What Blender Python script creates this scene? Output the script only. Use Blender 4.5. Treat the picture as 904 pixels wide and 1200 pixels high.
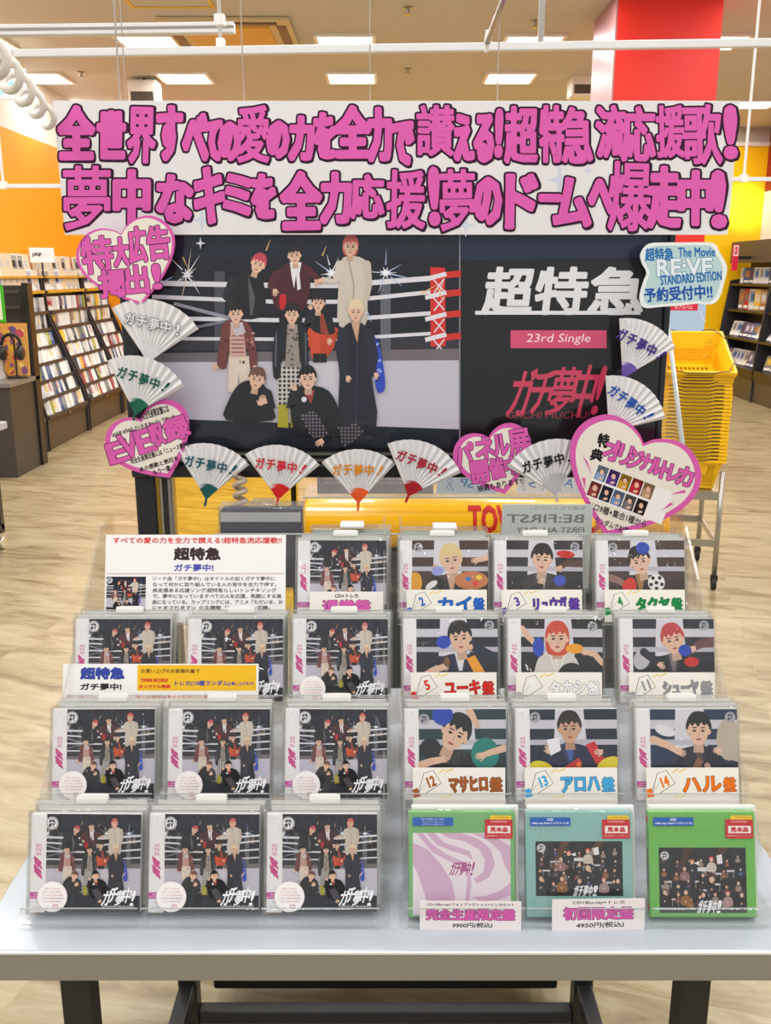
import bpy, math, random
from mathutils import Vector, Matrix, Euler
from mathutils.geometry import delaunay_2d_cdt
random.seed(7)
SC = bpy.context.scene
COL = SC.collection
for o in list(bpy.data.objects): bpy.data.objects.remove(o)

# ------------------------------------------------------------------ camera
F, PITCH, CAMH = 1090.0, math.radians(14.3), 1.53
CP, SP = math.cos(PITCH), math.sin(PITCH)
cam = bpy.data.cameras.new('camera'); cam.sensor_fit = 'VERTICAL'; cam.sensor_height = 36; cam.lens = F/1200*36
cam.clip_start = 0.02; cam.clip_end = 100
camo = bpy.data.objects.new('camera', cam); COL.objects.link(camo)
camo.location = (0, 0, CAMH); camo.rotation_euler = (math.pi/2-PITCH, 0, 0)
SC.camera = camo

# ------------------------------------------------------------------ world, lights, exposure
world = bpy.data.worlds.new('world'); SC.world = world; world.use_nodes = True
world.node_tree.nodes['Background'].inputs[0].default_value = (0.92, 0.97, 1.0, 1)
world.node_tree.nodes['Background'].inputs[1].default_value = 0.5
SC.view_settings.view_transform = 'Standard'; SC.view_settings.look = 'None'
SC.view_settings.gamma = 1; SC.view_settings.use_curve_mapping = False
SC.view_settings.exposure = 0.22
SC.cycles.transparent_max_bounces = 32
CEIL = 3.4
LX = (-4.9, -3.35, -1.95, -0.33, 1.21, 2.7, 4.15)
LY = (-1.7, -0.2, 1.25, 2.7, 4.1, 5.53, 6.96, 8.39, 9.83, 11.27, 12.5)  # last row added, out of view, to brighten the yellow back wall
LAMP_W = 10.3
def lamp(x, y):
    l = bpy.data.lights.new('ceiling_lamp', 'AREA'); l.shape = 'SQUARE'; l.size = 0.4
    l.energy = LAMP_W; l.color = (0.98, 0.98, 1.0)
    o = bpy.data.objects.new('ceiling_lamp', l); COL.objects.link(o); o.location = (x, y, CEIL-0.03)
for x in LX[1:]:
    for y in LY: lamp(x, y)
sp = bpy.data.lights.new('wall_spot', 'SPOT'); sp.energy = 110; sp.spot_size = 0.55; sp.spot_blend = 1; sp.color = (1, .95, .8)
so = bpy.data.objects.new('wall_spot', sp); COL.objects.link(so); so.location = (4.6, 11.6, 2.6)
so.rotation_euler = (math.radians(83), 0, math.radians(-8))

# ------------------------------------------------------------------ helpers
def at(x, y, Y=None, z=None, X=None):
    """point of the place seen at photo pixel x, y on the plane Y=, z= or X="""
    a, b = (x-452)/F, (600-y)/F
    d = Vector((a, CP+b*SP, -SP+b*CP))
    if Y is not None: t = Y/d.y
    elif z is not None: t = (z-CAMH)/d.z
    else: t = X/d.x
    return Vector((0, 0, CAMH)) + d*t

def lin(c):
    return tuple((v/255/12.92 if v/255 <= .04045 else ((v/255+.055)/1.055)**2.4) for v in c[:3])

MATS = {}
def mat(name, col, rough=.5, metal=0, spec=.5, noise=0, nscale=20, bump=0, coat=0, emit=0):
    m = bpy.data.materials.new(name); m.use_nodes = True; MATS[name] = m
    nt = m.node_tree; b = nt.nodes['Principled BSDF']; L = nt.links.new
    c = lin(col); b.inputs['Base Color'].default_value = (*c, 1)
    b.inputs['Roughness'].default_value = rough; b.inputs['Metallic'].default_value = metal
    b.inputs['Specular IOR Level'].default_value = spec; b.inputs['Coat Weight'].default_value = coat
    if emit:
        b.inputs['Emission Color'].default_value = (*c, 1); b.inputs['Emission Strength'].default_value = emit
    n = nt.nodes.new('ShaderNodeTexNoise'); n.inputs['Scale'].default_value = nscale; n.inputs['Detail'].default_value = 4
    tc = nt.nodes.new('ShaderNodeTexCoord'); L(tc.outputs['Object'], n.inputs['Vector'])
    mx = nt.nodes.new('ShaderNodeMix'); mx.data_type = 'RGBA'
    k = 1-max(noise, .02)
    mx.inputs[6].default_value = (*[v*k for v in c], 1); mx.inputs[7].default_value = (*[min(1, v*(2-k)) for v in c], 1)
    L(n.outputs['Fac'], mx.inputs[0]); L(mx.outputs[2], b.inputs['Base Color'])
    if bump:
        bp_ = nt.nodes.new('ShaderNodeBump'); bp_.inputs['Strength'].default_value = bump; bp_.inputs['Distance'].default_value = .002
        L(n.outputs['Fac'], bp_.inputs['Height']); L(bp_.outputs['Normal'], b.inputs['Normal'])
    return m

def printmat(name, rough=.45, coat=0, spec=.4):
    m = bpy.data.materials.new(name); m.use_nodes = True; MATS[name] = m
    nt = m.node_tree; b = nt.nodes['Principled BSDF']
    a = nt.nodes.new('ShaderNodeAttribute'); a.attribute_name = 'Col'
    nt.links.new(a.outputs['Color'], b.inputs['Base Color'])
    b.inputs['Roughness'].default_value = rough; b.inputs['Coat Weight'].default_value = coat; b.inputs['Coat Roughness'].default_value = .06
    b.inputs['Specular IOR Level'].default_value = spec
    return m

def clearmat(name, tint=(255, 255, 255), refl=1.0, rough=.03, haze=0.0, wrinkle=0, wscale=30):
    m = bpy.data.materials.new(name); m.use_nodes = True; MATS[name] = m
    nt = m.node_tree; nt.nodes.remove(nt.nodes['Principled BSDF']); out = nt.nodes['Material Output']; L = nt.links.new
    tr = nt.nodes.new('ShaderNodeBsdfTransparent'); tr.inputs[0].default_value = (*lin(tint), 1)
    gl = nt.nodes.new('ShaderNodeBsdfGlossy'); gl.inputs['Roughness'].default_value = rough
    ge = nt.nodes.new('ShaderNodeNewGeometry'); dp = nt.nodes.new('ShaderNodeVectorMath'); dp.operation = 'DOT_PRODUCT'; L(ge.outputs['Normal'], dp.inputs[0]); L(ge.outputs['Incoming'], dp.inputs[1])
    def mth(op, a, b):
        q = nt.nodes.new('ShaderNodeMath'); q.operation = op
        for k, w in enumerate((a, b)):
            if isinstance(w, (int, float)): q.inputs[k].default_value = w
            elif w is not None: L(w, q.inputs[k])
        return q.outputs[0]
    p5 = mth('POWER', mth('SUBTRACT', 1.0, mth('ABSOLUTE', dp.outputs['Value'], None)), 5.0)
    mu = nt.nodes.new('ShaderNodeMath'); mu.operation = 'MULTIPLY'; mu.inputs[1].default_value = refl; L(mth('ADD', mth('MULTIPLY', p5, .9), .04), mu.inputs[0])
    mx = nt.nodes.new('ShaderNodeMixShader'); L(mu.outputs[0], mx.inputs[0]); L(tr.outputs[0], mx.inputs[1]); L(gl.outputs[0], mx.inputs[2])
    last = mx
    if haze:
        df = nt.nodes.new('ShaderNodeBsdfDiffuse'); df.inputs[0].default_value = (*lin((240, 240, 238)), 1)
        m2 = nt.nodes.new('ShaderNodeMixShader'); m2.inputs[0].default_value = haze; L(mx.outputs[0], m2.inputs[1]); L(df.outputs[0], m2.inputs[2]); last = m2
    if wrinkle:
        tc = nt.nodes.new('ShaderNodeTexCoord'); mp = nt.nodes.new('ShaderNodeMapping'); mp.inputs['Rotation'].default_value = (0, .7, 0); mp.inputs['Scale'].default_value = (1, 1, .45)
        oi = nt.nodes.new('ShaderNodeObjectInfo'); ad = nt.nodes.new('ShaderNodeVectorMath'); ad.operation = 'ADD'
        L(tc.outputs['Object'], ad.inputs[0]); L(oi.outputs['Location'], ad.inputs[1]); L(ad.outputs[0], mp.inputs[0])
        n = nt.nodes.new('ShaderNodeTexNoise'); n.inputs['Scale'].default_value = wscale; n.inputs['Detail'].default_value = 2; n.inputs['Distortion'].default_value = 1.2; L(mp.outputs[0], n.inputs['Vector'])
        b = nt.nodes.new('ShaderNodeBump'); b.inputs['Strength'].default_value = wrinkle; b.inputs['Distance'].default_value = .016; L(n.outputs['Fac'], b.inputs['Height'])
        L(b.outputs[0], gl.inputs['Normal'])
    L(last.outputs[0], out.inputs[0])
    return m

class MB:
    """collects shapes into one mesh: verts, faces, a colour per face"""
    def __init__(s): s.v = []; s.f = []; s.c = []
    def add(s, vs, fs, col=(200, 200, 200)):
        n = len(s.v); s.v += [tuple(p) for p in vs]; s.f += [tuple(i+n for i in f) for f in fs]; s.c += [col]*len(fs)
        return s
    def box(s, x0, x1, y0, y1, z0, z1, col=(200, 200, 200), M=None):
        vs = [Vector((x, y, z)) for z in (z0, z1) for y in (y0, y1) for x in (x0, x1)]
        if M: vs = [M @ p for p in vs]
        return s.add(vs, [(0, 2, 3, 1), (4, 5, 7, 6), (0, 1, 5, 4), (2, 6, 7, 3), (0, 4, 6, 2), (1, 3, 7, 5)], col)
    def prism(s, pts, h0, h1, to3d, col=(200, 200, 200)):
        n = len(pts); vs = [to3d(u, v, h0) for u, v in pts]+[to3d(u, v, h1) for u, v in pts]
        fs = [tuple(range(n)), tuple(range(2*n-1, n-1, -1))]+[(i, (i+1) % n, n+(i+1) % n, n+i) for i in range(n)]
        return s.add(vs, fs, col)
    def tube(s, path, r, n=8, col=(200, 200, 200), caps=True):
        path = [Vector(p) for p in path]; vs = []; fs = []
        up = None
        for i, p in enumerate(path):
            t = (path[min(i+1, len(path)-1)]-path[max(i-1, 0)]).normalized()
            if up is None: up = t.orthogonal().normalized()
            up = (up - t*up.dot(t)).normalized(); w = t.cross(up)
            rr = r[i] if isinstance(r, (list, tuple)) else r
            for k in range(n):
                a = 2*math.pi*k/n; vs.append(p+(up*math.cos(a)+w*math.sin(a))*rr)
        for i in range(len(path)-1):
            for k in range(n):
                fs.append((i*n+k, i*n+(k+1) % n, (i+1)*n+(k+1) % n, (i+1)*n+k))
        if caps: fs += [tuple(range(n-1, -1, -1)), tuple(range((len(path)-1)*n, len(path)*n))]
        return s.add(vs, fs, col)
    def lathe(s, prof, n=24, M=None, col=(200, 200, 200)):
        vs = []; fs = []
        for r, z in prof:
            for k in range(n):
                a = 2*math.pi*k/n; p = Vector((r*math.cos(a), r*math.sin(a), z)); vs.append(M @ p if M else p)
        for i in range(len(prof)-1):
            for k in range(n): fs.append((i*n+k, i*n+(k+1) % n, (i+1)*n+(k+1) % n, (i+1)*n+k))
        fs += [tuple(range(n-1, -1, -1)), tuple(range((len(prof)-1)*n, len(prof)*n))]
        return s.add(vs, fs, col)
    def mesh(s, name, m, smooth=False):
        me = bpy.data.meshes.new(name); me.from_pydata(s.v, [], s.f); me.materials.append(m)
        at_ = me.attributes.new('Col', 'FLOAT_COLOR', 'CORNER'); buf = []
        for p, c in zip(me.polygons, s.c): buf += [*lin(c), 1.0]*p.loop_total
        at_.data.foreach_set('color', buf)
        if smooth: me.polygons.foreach_set('use_smooth', [True]*len(me.polygons))
        me.update(); return me

def link(name, me, parent=None, loc=(0, 0, 0), rot=(0, 0, 0)):
    o = bpy.data.objects.new(name, me); COL.objects.link(o); o.location = loc; o.rotation_euler = rot
    if parent is not None: o.parent = parent
    return o
def part(name, mb, m, parent=None, bevel=0, smooth=False, seg=2):
    if isinstance(m, str): m = MATS[m]
    o = link(name, mb.mesh(name, m, smooth), parent)
    if bevel:
        b = o.modifiers.new('bevel', 'BEVEL'); b.width = bevel; b.segments = seg; b.limit_method = 'ANGLE'; b.angle_limit = .6
    return o
def tag(o, label, cat, group=None):
    o['label'] = label; o['category'] = cat
    if group: o['group'] = group
    return o
def thing(name, label, cat, loc=(0, 0, 0), rot=(0, 0, 0), group=None):
    return tag(link(name, None, None, loc, rot), label, cat, group)
def struct(name, mb, m, bevel=0):
    o = part(name, mb, m, None, bevel); o['kind'] = 'structure'; return o
def dup(root, loc=None, rot=None, label=None, group=None):
    r = root.copy(); COL.objects.link(r)
    if loc is not None: r.location = loc
    if rot is not None: r.rotation_euler = rot
    if label: r['label'] = label
    if group: r['group'] = group
    for ch in root.children:
        c = ch.copy(); COL.objects.link(c); c.parent = r
        for g in ch.children:
            d = g.copy(); COL.objects.link(d); d.parent = c
    return r

# ---- flat printing: coloured polygons and lettering laid on a sheet
GL = {}
def glyph(s):
    if s not in GL:
        cu = bpy.data.curves.new('lettering', 'FONT'); cu.body = s; cu.size = 1; cu.resolution_u = 2; cu.fill_mode = 'FRONT'
        o = bpy.data.objects.new('lettering', cu); COL.objects.link(o)
        dg = bpy.context.evaluated_depsgraph_get(); me = bpy.data.meshes.new_from_object(o.evaluated_get(dg))
        vs = [(v.co.x, v.co.y) for v in me.vertices]; fs = [tuple(p.vertices) for p in me.polygons]
        bpy.data.objects.remove(o); bpy.data.curves.remove(cu); bpy.data.meshes.remove(me)
        xs = [v[0] for v in vs] or [0, 1]; ys = [v[1] for v in vs] or [0, 1]
        GL[s] = (vs, fs, min(xs), max(xs), min(ys), max(ys))
    return GL[s]

RING = [(1, 0), (.8, .8), (0, 1), (-.8, .8), (-1, 0), (-.8, -.8), (0, -1), (.8, -.8)]
def hull(pts):
    pts = sorted(set(pts)); out = []
    for seq in (pts, pts[::-1]):
        h = []
        for p in seq:
            while len(h) > 1 and (h[-1][0]-h[-2][0])*(p[1]-h[-2][1])-(h[-1][1]-h[-2][1])*(p[0]-h[-2][0]) <= 0: h.pop()
            h.append(p)
        out += h[:-1]
    return out
class Art:
    def __init__(s, yd=True, M=None): s.e = []; s.M = M or (lambda x, y: (x, y)); s.yd = yd
    def poly(s, pts, col):
        s.e.append(([s.M(*p) for p in pts], [tuple(range(len(pts)))], col)); return s
    def rect(s, x0, y0, x1, y1, col): return s.poly([(x0, y0), (x1, y0), (x1, y1), (x0, y1)], col)
    def ell(s, cx, cy, rx, ry, col, rot=0, n=16, a0=0, a1=2*math.pi):
        c, d = math.cos(rot), math.sin(rot); P = []
        full = abs(a1-a0-2*math.pi) < 1e-6
        for k in range(n if full else n+1):
            a = a0+(a1-a0)*k/n; x, y = rx*math.cos(a), ry*math.sin(a); P.append((cx+x*c-y*d, cy+x*d+y*c))
        return s.poly(P, col)
    def ringx(s, cx, cy, r0, r1, col, n=20):
        vs = [s.M(cx+r*math.cos(2*math.pi*k/n), cy+r*math.sin(2*math.pi*k/n)) for r in (r0, r1) for k in range(n)]
        s.e.append((vs, [(k, (k+1) % n, n+(k+1) % n, n+k) for k in range(n)], col)); return s
    def line(s, pts, w, col, w1=None):
        n = len(pts); Lf = []; Rt = []
        for i, p in enumerate(pts):
            a = pts[max(i-1, 0)]; b = pts[min(i+1, n-1)]; dx, dy = b[0]-a[0], b[1]-a[1]; l = math.hypot(dx, dy) or 1
            ww = (w if w1 is None else w+(w1-w)*i/max(1, n-1))/2
            Lf.append((p[0]-dy/l*ww, p[1]+dx/l*ww)); Rt.append((p[0]+dy/l*ww, p[1]-dx/l*ww))
        vs = [s.M(*p) for p in Lf]+[s.M(*p) for p in Rt]
        s.e.append((vs, [(i, i+1, n+i+1, n+i) for i in range(n-1)], col)); return s
    def loop(s, pts, w, col): return s.line(list(pts)+[pts[0], pts[1]], w, col)
    def text(s, t, cx, cy, w, h, col, rot=0, dil=0, shear=0, mirror=False, thick=None):
        """lettering fitted to a box of w x h about cx, cy; dil thickens the strokes by that much"""
        vs, fs, x0, x1, y0, y1 = glyph(t)
        if x1-x0 < 1e-6 or y1-y0 < 1e-6: return s
        c, d = math.cos(rot), math.sin(rot); sg = -1 if s.yd else 1
        P = []
        for x, y in vs:
            u = ((x-x0)/(x1-x0)-.5)*(w-2*dil); v = ((y-y0)/(y1-y0)-.5)*(h-2*dil)
            u += shear*v
            if mirror: u = -u
            v *= sg; P.append((cx+u*c-v*d, cy+u*d+v*c))
        FS = list(fs)
        if dil and len(t) >= 8:
            for ox, oy in RING[1::2]: s.e.append(([s.M(x+ox*dil*.8, y+oy*dil*.8) for x, y in P], fs, col))
            return s
        if dil:
            cnt = {}; P = list(P)
            for f in fs:
                for i in range(len(f)):
                    k = tuple(sorted((f[i], f[i-1]))); cnt[k] = cnt.get(k, 0)+1
            ring = RING; k = 50/h
            oct_ = [(ox*dil, oy*dil) for ox, oy in ring]
            ar = lambda f: sum(P[f[q-1]][0]*P[f[q]][1]-P[f[q]][0]*P[f[q-1]][1] for q in range(len(f)))
            FS = [f if ar(f) > 0 else tuple(reversed(f)) for f in FS if abs(ar(f)) > 2e-5*w*h]
            for (i, j), n in cnt.items():
                if n > 1: continue
                hp = hull([(P[q][0]+ox, P[q][1]+oy) for q in (i, j) for ox, oy in oct_]); b = len(P)
                P += hp; FS.append(tuple(range(b, len(P))))
            r = delaunay_2d_cdt([Vector((x*k, y*k)) for x, y in P], [], FS, 1, 1e-4)
            P = [(v.x/k, v.y/k) for v in r[0]]; FS = [tuple(f) for f, src in zip(r[2], r[5]) if src]
        V = [s.M(*p) for p in P]
        s.e.append((V, FS, col))
        return s
    def otext(s, t, cx, cy, w, h, col, ocol, dil, out, rot=0, shear=0):
        """lettering with an inked outline"""
        s.text(t, cx, cy, w+2*out, h+2*out, ocol, rot, dil+out, shear); s.text(t, cx, cy, w, h, col, rot, dil, shear); return s
    def bands(s, k):
        """cut every face into k level strips so that lettering can follow a curve"""
        new = []
        for V, FS, c in s.e:
            ys = [v[1] for v in V]; a, b = min(ys), max(ys); V2 = []; F2 = []
            for f in FS:
                for q in range(k):
                    P = [V[i] for i in f]
                    for lim, sg in ((a+(b-a)*q/k, 1), (a+(b-a)*(q+1)/k, -1)):
                        O = []
                        for i in range(len(P)):
                            p, r = P[i-1], P[i]; dp, dr = (p[1]-lim)*sg, (r[1]-lim)*sg
                            if (dp < 0) != (dr < 0): t = dp/(dp-dr); O.append((p[0]+(r[0]-p[0])*t, lim))
                            if dr >= 0: O.append(r)
                        P = O
                        if not P: break
                    if len(P) > 2: F2.append(tuple(range(len(V2), len(V2)+len(P)))); V2 += P
            new.append((V2, F2, c))
        s.e = new
    def build(s, name, to3d, m, parent=None, eps=1e-5, mb=None, h0=0.0):
        mb = mb or MB(); h = h0
        for vs, fs, col in s.e:
            h += eps; mb.add([to3d(u, v, h) for u, v in vs], fs, col)
        return part(name, mb, m, parent)

def spline(pts, k=6):
    out = []; n = len(pts)
    for i in range(n):
        p0, p1, p2, p3 = [Vector(pts[(i+j-1) % n]) for j in range(4)]
        for j in range(k):
            t = j/k; q = .5*((2*p1)+(p2-p0)*t+(2*p0-5*p1+4*p2-p3)*t*t+(3*p1-p0-3*p2+p3)*t**3); out.append((q.x, q.y))
    return out
def shrink(pts, d):
    """inset a closed outline by d"""
    n = len(pts); out = []
    ar = sum(pts[i][0]*pts[(i+1) % n][1]-pts[(i+1) % n][0]*pts[i][1] for i in range(n)); sg = 1 if ar > 0 else -1
    for i in range(n):
        a = pts[i-1]; b = pts[(i+1) % n]; dx, dy = b[0]-a[0], b[1]-a[1]; l = math.hypot(dx, dy) or 1
        out.append((pts[i][0]-dy/l*d*sg, pts[i][1]+dx/l*d*sg))
    return out
ORD = 'first second third fourth fifth sixth seventh eighth ninth tenth eleventh twelfth thirteenth fourteenth fifteenth sixteenth seventeenth eighteenth nineteenth twentieth'.split()
ORD += ['twenty-'+w for w in ORD[:9]]

# ------------------------------------------------------------------ materials
P_ = printmat('printed_paper', .5); PG = printmat('glossy_print', .35, coat=.7); PM = printmat('board_print', .6, spec=.2)
mat('white_metal', (225, 225, 225), .35, spec=.5); mat('steel', (175, 172, 165), .28, metal=.9)
mat('chrome', (225, 225, 225), .12, metal=1)
mat('black_metal', (32, 33, 34), .35); mat('black_frame', (22, 25, 34), .3, coat=.3)
mat('dark_grey', (64, 60, 56), .45, noise=.06); mat('shelf_grey', (44, 45, 50), .5); mat('counter_grey', (120, 118, 112), .35)
mat('brown_cabinet', (76, 68, 54), .4, noise=.05)
mat('table_top', (176, 184, 192), .22, spec=.6, noise=.02, nscale=3); mat('table_edge', (146, 140, 130), .45, noise=.04, nscale=60)
mat('banner_board', (226, 224, 226), .7); mat('wire', (215, 212, 205), .5)
mat('white_plastic', (238, 236, 232), .35, coat=.2); mat('spiral_plastic', (225, 220, 212), .35); mat('cord', (176, 160, 140), .4)
mat('basket_yellow', (252, 196, 12), .38, spec=.5); mat('handle_black', (40, 36, 26), .4)
mat('header_yellow', (255, 190, 14), .22, coat=.5); mat('rubber', (28, 28, 28), .6)
mat('acrylic_edge', (176, 184, 182), .15)
clearmat('acrylic', (254, 254, 254), refl=.9, rough=.04, haze=.012)
clearmat('case_plastic', (252, 252, 252), refl=1.25, rough=.06, haze=.015, wrinkle=.9, wscale=24)
clearmat('case_clear', (247, 247, 245), refl=1, rough=.05, haze=.08)
clearmat('floor_tint_acrylic', (255, 246, 176), refl=.6, rough=.05)
mat('tray', (206, 208, 206), .35)
mat('diffuser', (255, 250, 240), .5, emit=6)
mat('lamp_frame', (235, 232, 225), .5)
mat('exit_green', (60, 190, 150), .4, emit=.6)
# ================================================================== the setting
def floor_material():
    m = bpy.data.materials.new('wood_floor'); m.use_nodes = True; nt = m.node_tree; b = nt.nodes['Principled BSDF']; L = nt.links.new
    tc = nt.nodes.new('ShaderNodeTexCoord'); mp = nt.nodes.new('ShaderNodeMapping'); mp.inputs['Rotation'].default_value = (0, 0, math.radians(14)); L(tc.outputs['Object'], mp.inputs[0])
    br = nt.nodes.new('ShaderNodeTexBrick'); br.inputs['Scale'].default_value = 1; br.inputs['Brick Width'].default_value = 1.2; br.inputs['Row Height'].default_value = .2
    br.inputs['Mortar Size'].default_value = .0015; br.inputs['Color1'].default_value = (.1, .1, .1, 1); br.inputs['Color2'].default_value = (.9, .9, .9, 1); br.inputs['Mortar'].default_value = (.4, .4, .4, 1)
    L(mp.outputs[0], br.inputs['Vector'])
    m2 = nt.nodes.new('ShaderNodeMapping'); m2.inputs['Scale'].default_value = (1.0, 3.6, 1); L(mp.outputs[0], m2.inputs[0])
    off = nt.nodes.new('ShaderNodeVectorMath'); off.operation = 'ADD'; L(m2.outputs[0], off.inputs[0]); L(br.outputs['Color'], off.inputs[1])
    n = nt.nodes.new('ShaderNodeTexNoise'); n.inputs['Scale'].default_value = 2.2; n.inputs['Detail'].default_value = 8; n.inputs['Roughness'].default_value = .62; n.inputs['Distortion'].default_value = 1.4; L(off.outputs[0], n.inputs['Vector'])
    cr = nt.nodes.new('ShaderNodeValToRGB'); e = cr.color_ramp.elements
    e[0].position = .3; e[0].color = (*lin((124, 104, 70)), 1); e[1].position = .7; e[1].color = (*lin((194, 182, 150)), 1)
    k = e.new(.5); k.color = (*lin((172, 157, 120)), 1); L(n.outputs['Fac'], cr.inputs[0])
    mx = nt.nodes.new('ShaderNodeMix'); mx.data_type = 'RGBA'; mx.blend_type = 'MULTIPLY'; mx.inputs[0].default_value = .16; L(cr.outputs[0], mx.inputs[6]); L(br.outputs['Color'], mx.inputs[7])
    L(mx.outputs[2], b.inputs['Base Color']); b.inputs['Roughness'].default_value = .3; b.inputs['Specular IOR Level'].default_value = .45
    return m
mat('ceiling_paint', (196, 192, 182), .8, noise=.02, nscale=4); mat('wall_white', (238, 234, 226), .7); mat('wall_orange', (240, 158, 12), .55); mat('wall_yellow', (255, 202, 14), .35, spec=.4)
mat('wall_red', (150, 24, 20), .5); mat('pillar_red', (230, 40, 24), .4, noise=.02); mat('pillar_metal', (176, 122, 124), .38, metal=.2)
XL, XR, YB, YBL = -3.5, 5.05, 13.05, 11.8
struct('floor', MB().box(XL-.1, XR+.1, -4, YB+.1, -.1, 0), floor_material())
struct('ceiling', MB().box(XL-.1, XR+.1, -4, YB+.1, CEIL, CEIL+.1), 'ceiling_paint')
wl = struct('wall_left', MB().box(XL-.1, XL, 6.4, YB, 0, 2.84), 'wall_orange')
part('near_wall', MB().box(XL-.1, XL, -4, 6.4, 0, 2.84), 'wall_white', wl)
part('upper_band', MB().box(XL-.1, XL, -4, YB, 2.84, CEIL), 'wall_white', wl)
wb = struct('wall_back', MB().box(-.6, XR+.1, YB, YB+.1, 0, 3.2), 'wall_yellow')
part('upper_band', MB().box(-.6, XR+.1, YB, YB+.1, 3.2, CEIL), 'ceiling_paint', wb)
part('trim_strip', MB().box(-.6, XR, YB-.03, YB, 3.17, 3.22), 'wall_white', wb)
wr_ = struct('wall_return', MB().box(XL, -.6, YBL, YBL+.1, 0, 2.84), 'wall_orange')
part('upper_band', MB().box(XL, -.6, YBL, YBL+.1, 2.84, CEIL), 'wall_white', wr_)
wr2 = struct('wall_right', MB().box(XR, XR+.1, -4, YB, 0, 2.6), 'wall_white')
part('red_band', MB().box(XR, XR+.1, 6.4, YB, 2.6, CEIL), 'wall_red', wr2); part('white_band', MB().box(XR, XR+.1, -4, 6.4, 2.6, CEIL), 'wall_white', wr2)
# square red pillar with a pale metal clad side
p0 = at(722, 60, Y=7.05); p1 = at(844, 60, Y=7.05)
pil = struct('pillar', MB().box(p0.x, p1.x, 7.05, 7.05+p1.x-p0.x, 0, CEIL), 'pillar_red')
part('metal_cladding', MB().box(p0.x-.012, p0.x, 7.05, 7.05+p1.x-p0.x, 0, CEIL), 'pillar_metal', pil)

# ---- ceiling lights
proto = None
place = {(-1.95, 8.39): 'left of the near row, above the thick white rail', (-.33, 8.39): 'centre of the near row, between two hanging wires', (1.21, 8.39): 'right of the near row, behind the white post',
         (-3.35, 9.83): 'far left over the orange wall', (-1.95, 9.83): 'in the far row above the words at the banner left', (-.33, 9.83): 'in the far row above the banner middle', (1.21, 9.83): 'in the far row beside the red pillar',
         (4.15, 11.27): 'over the yellow wall right of the pillar', (-3.35, 8.39): 'partly behind the white spiral tube', (2.7, 8.39): 'peeking out right of the red pillar'}
for (x, y), w in place.items():
    if proto is None:
        r = thing('ceiling_light', 'square recessed ceiling light '+w, 'ceiling light', (x, y, CEIL-.02), group='recessed square ceiling lights')
        f = MB()
        for a in ((-.25, -.22, -.25, .25), (.22, .25, -.25, .25), (-.22, .22, -.25, -.22), (-.22, .22, .22, .25)): f.box(*a, -.002, .019)
        part('frame', f, 'lamp_frame', r); part('diffuser', MB().box(-.22, .22, -.22, .22, .006, .019), 'diffuser', r); proto = r
    else: dup(proto, (x, y, CEIL-.02), label='square recessed ceiling light '+w)
# ---- air conditioner cassette
r = thing('air_conditioner', 'ceiling cassette air conditioner with amber centre panel and dark slots', 'air conditioner', (-1.22, 8.1, CEIL))
mat('amber_panel', (205, 158, 46), .4); mat('cassette_tan', (206, 186, 148), .5)
part('panel', MB().box(-.5, .5, -.47, .47, -.035, -.001), 'cassette_tan', r, bevel=.01)
part('intake_grille', MB().box(-.33, .33, -.31, .31, -.045, -.035), 'amber_panel', r)
for a in ((-.4, .4, -.43, -.36), (-.4, .4, .36, .43), (-.46, -.39, -.33, .33), (.39, .46, -.33, .33)): part('air_slot', MB().box(*a, -.042, -.036), 'black_metal', r)
c0 = at(200, 4, z=CEIL)
hm = MB()
for a in ((-.3, .3, -.3, -.28), (-.3, .3, .28, .3), (-.3, -.28, -.28, .28), (.28, .3, -.28, .28)): hm.box(*a, -.008, -.001)
mat('hatch_yellow', (226, 190, 60), .5)
o = part('access_hatch', hm, 'hatch_yellow'); o.location = (c0.x, c0.y-.2, CEIL); tag(o, 'square ceiling hatch outlined by a thin yellow frame at the top', 'hatch')
for (x, y, w) in ((170, 110, 'left, above the start of the banner'), (684, 102, 'right, beside the red pillar')):
    c = at(x, y, Y=9.9); hh = .22 if x < 400 else .2
    r = thing('ceiling_speaker', 'small cream ceiling speaker box '+w, 'speaker', (c.x, c.y, c.z), group='cream speaker boxes under the ceiling')
    part('body', MB().box(-.14, .14, -.12, .12, -hh/2, hh/2), 'lamp_frame', r, bevel=.015)
    part('grille', MB().box(-.11, .11, -.128, -.12, -hh/2+.02, 0), 'brown_cabinet', r)
    part('stem', MB().tube([(0, 0, hh/2), (0, 0, CEIL-c.z)], .02), 'brown_cabinet', r)
dl = [(95, 84), (478, 8), (478, 80), (627, 24)]
for i, (x, y) in enumerate(dl):
    c = at(x, y, z=CEIL); o = part('sprinkler', MB().lathe([(.035, 0), (.035, -.01), (.015, -.014), (.012, -.04), (.028, -.045), (.028, -.05)], 12), 'steel'); o.location = (c.x, c.y, CEIL)
    tag(o, 'small metal sprinkler head on the ceiling '+('over the left lights', 'nearest the top edge middle', 'between the two middle far lights', 'beside the white post top')[i], 'sprinkler', 'ceiling sprinkler heads')
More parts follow.
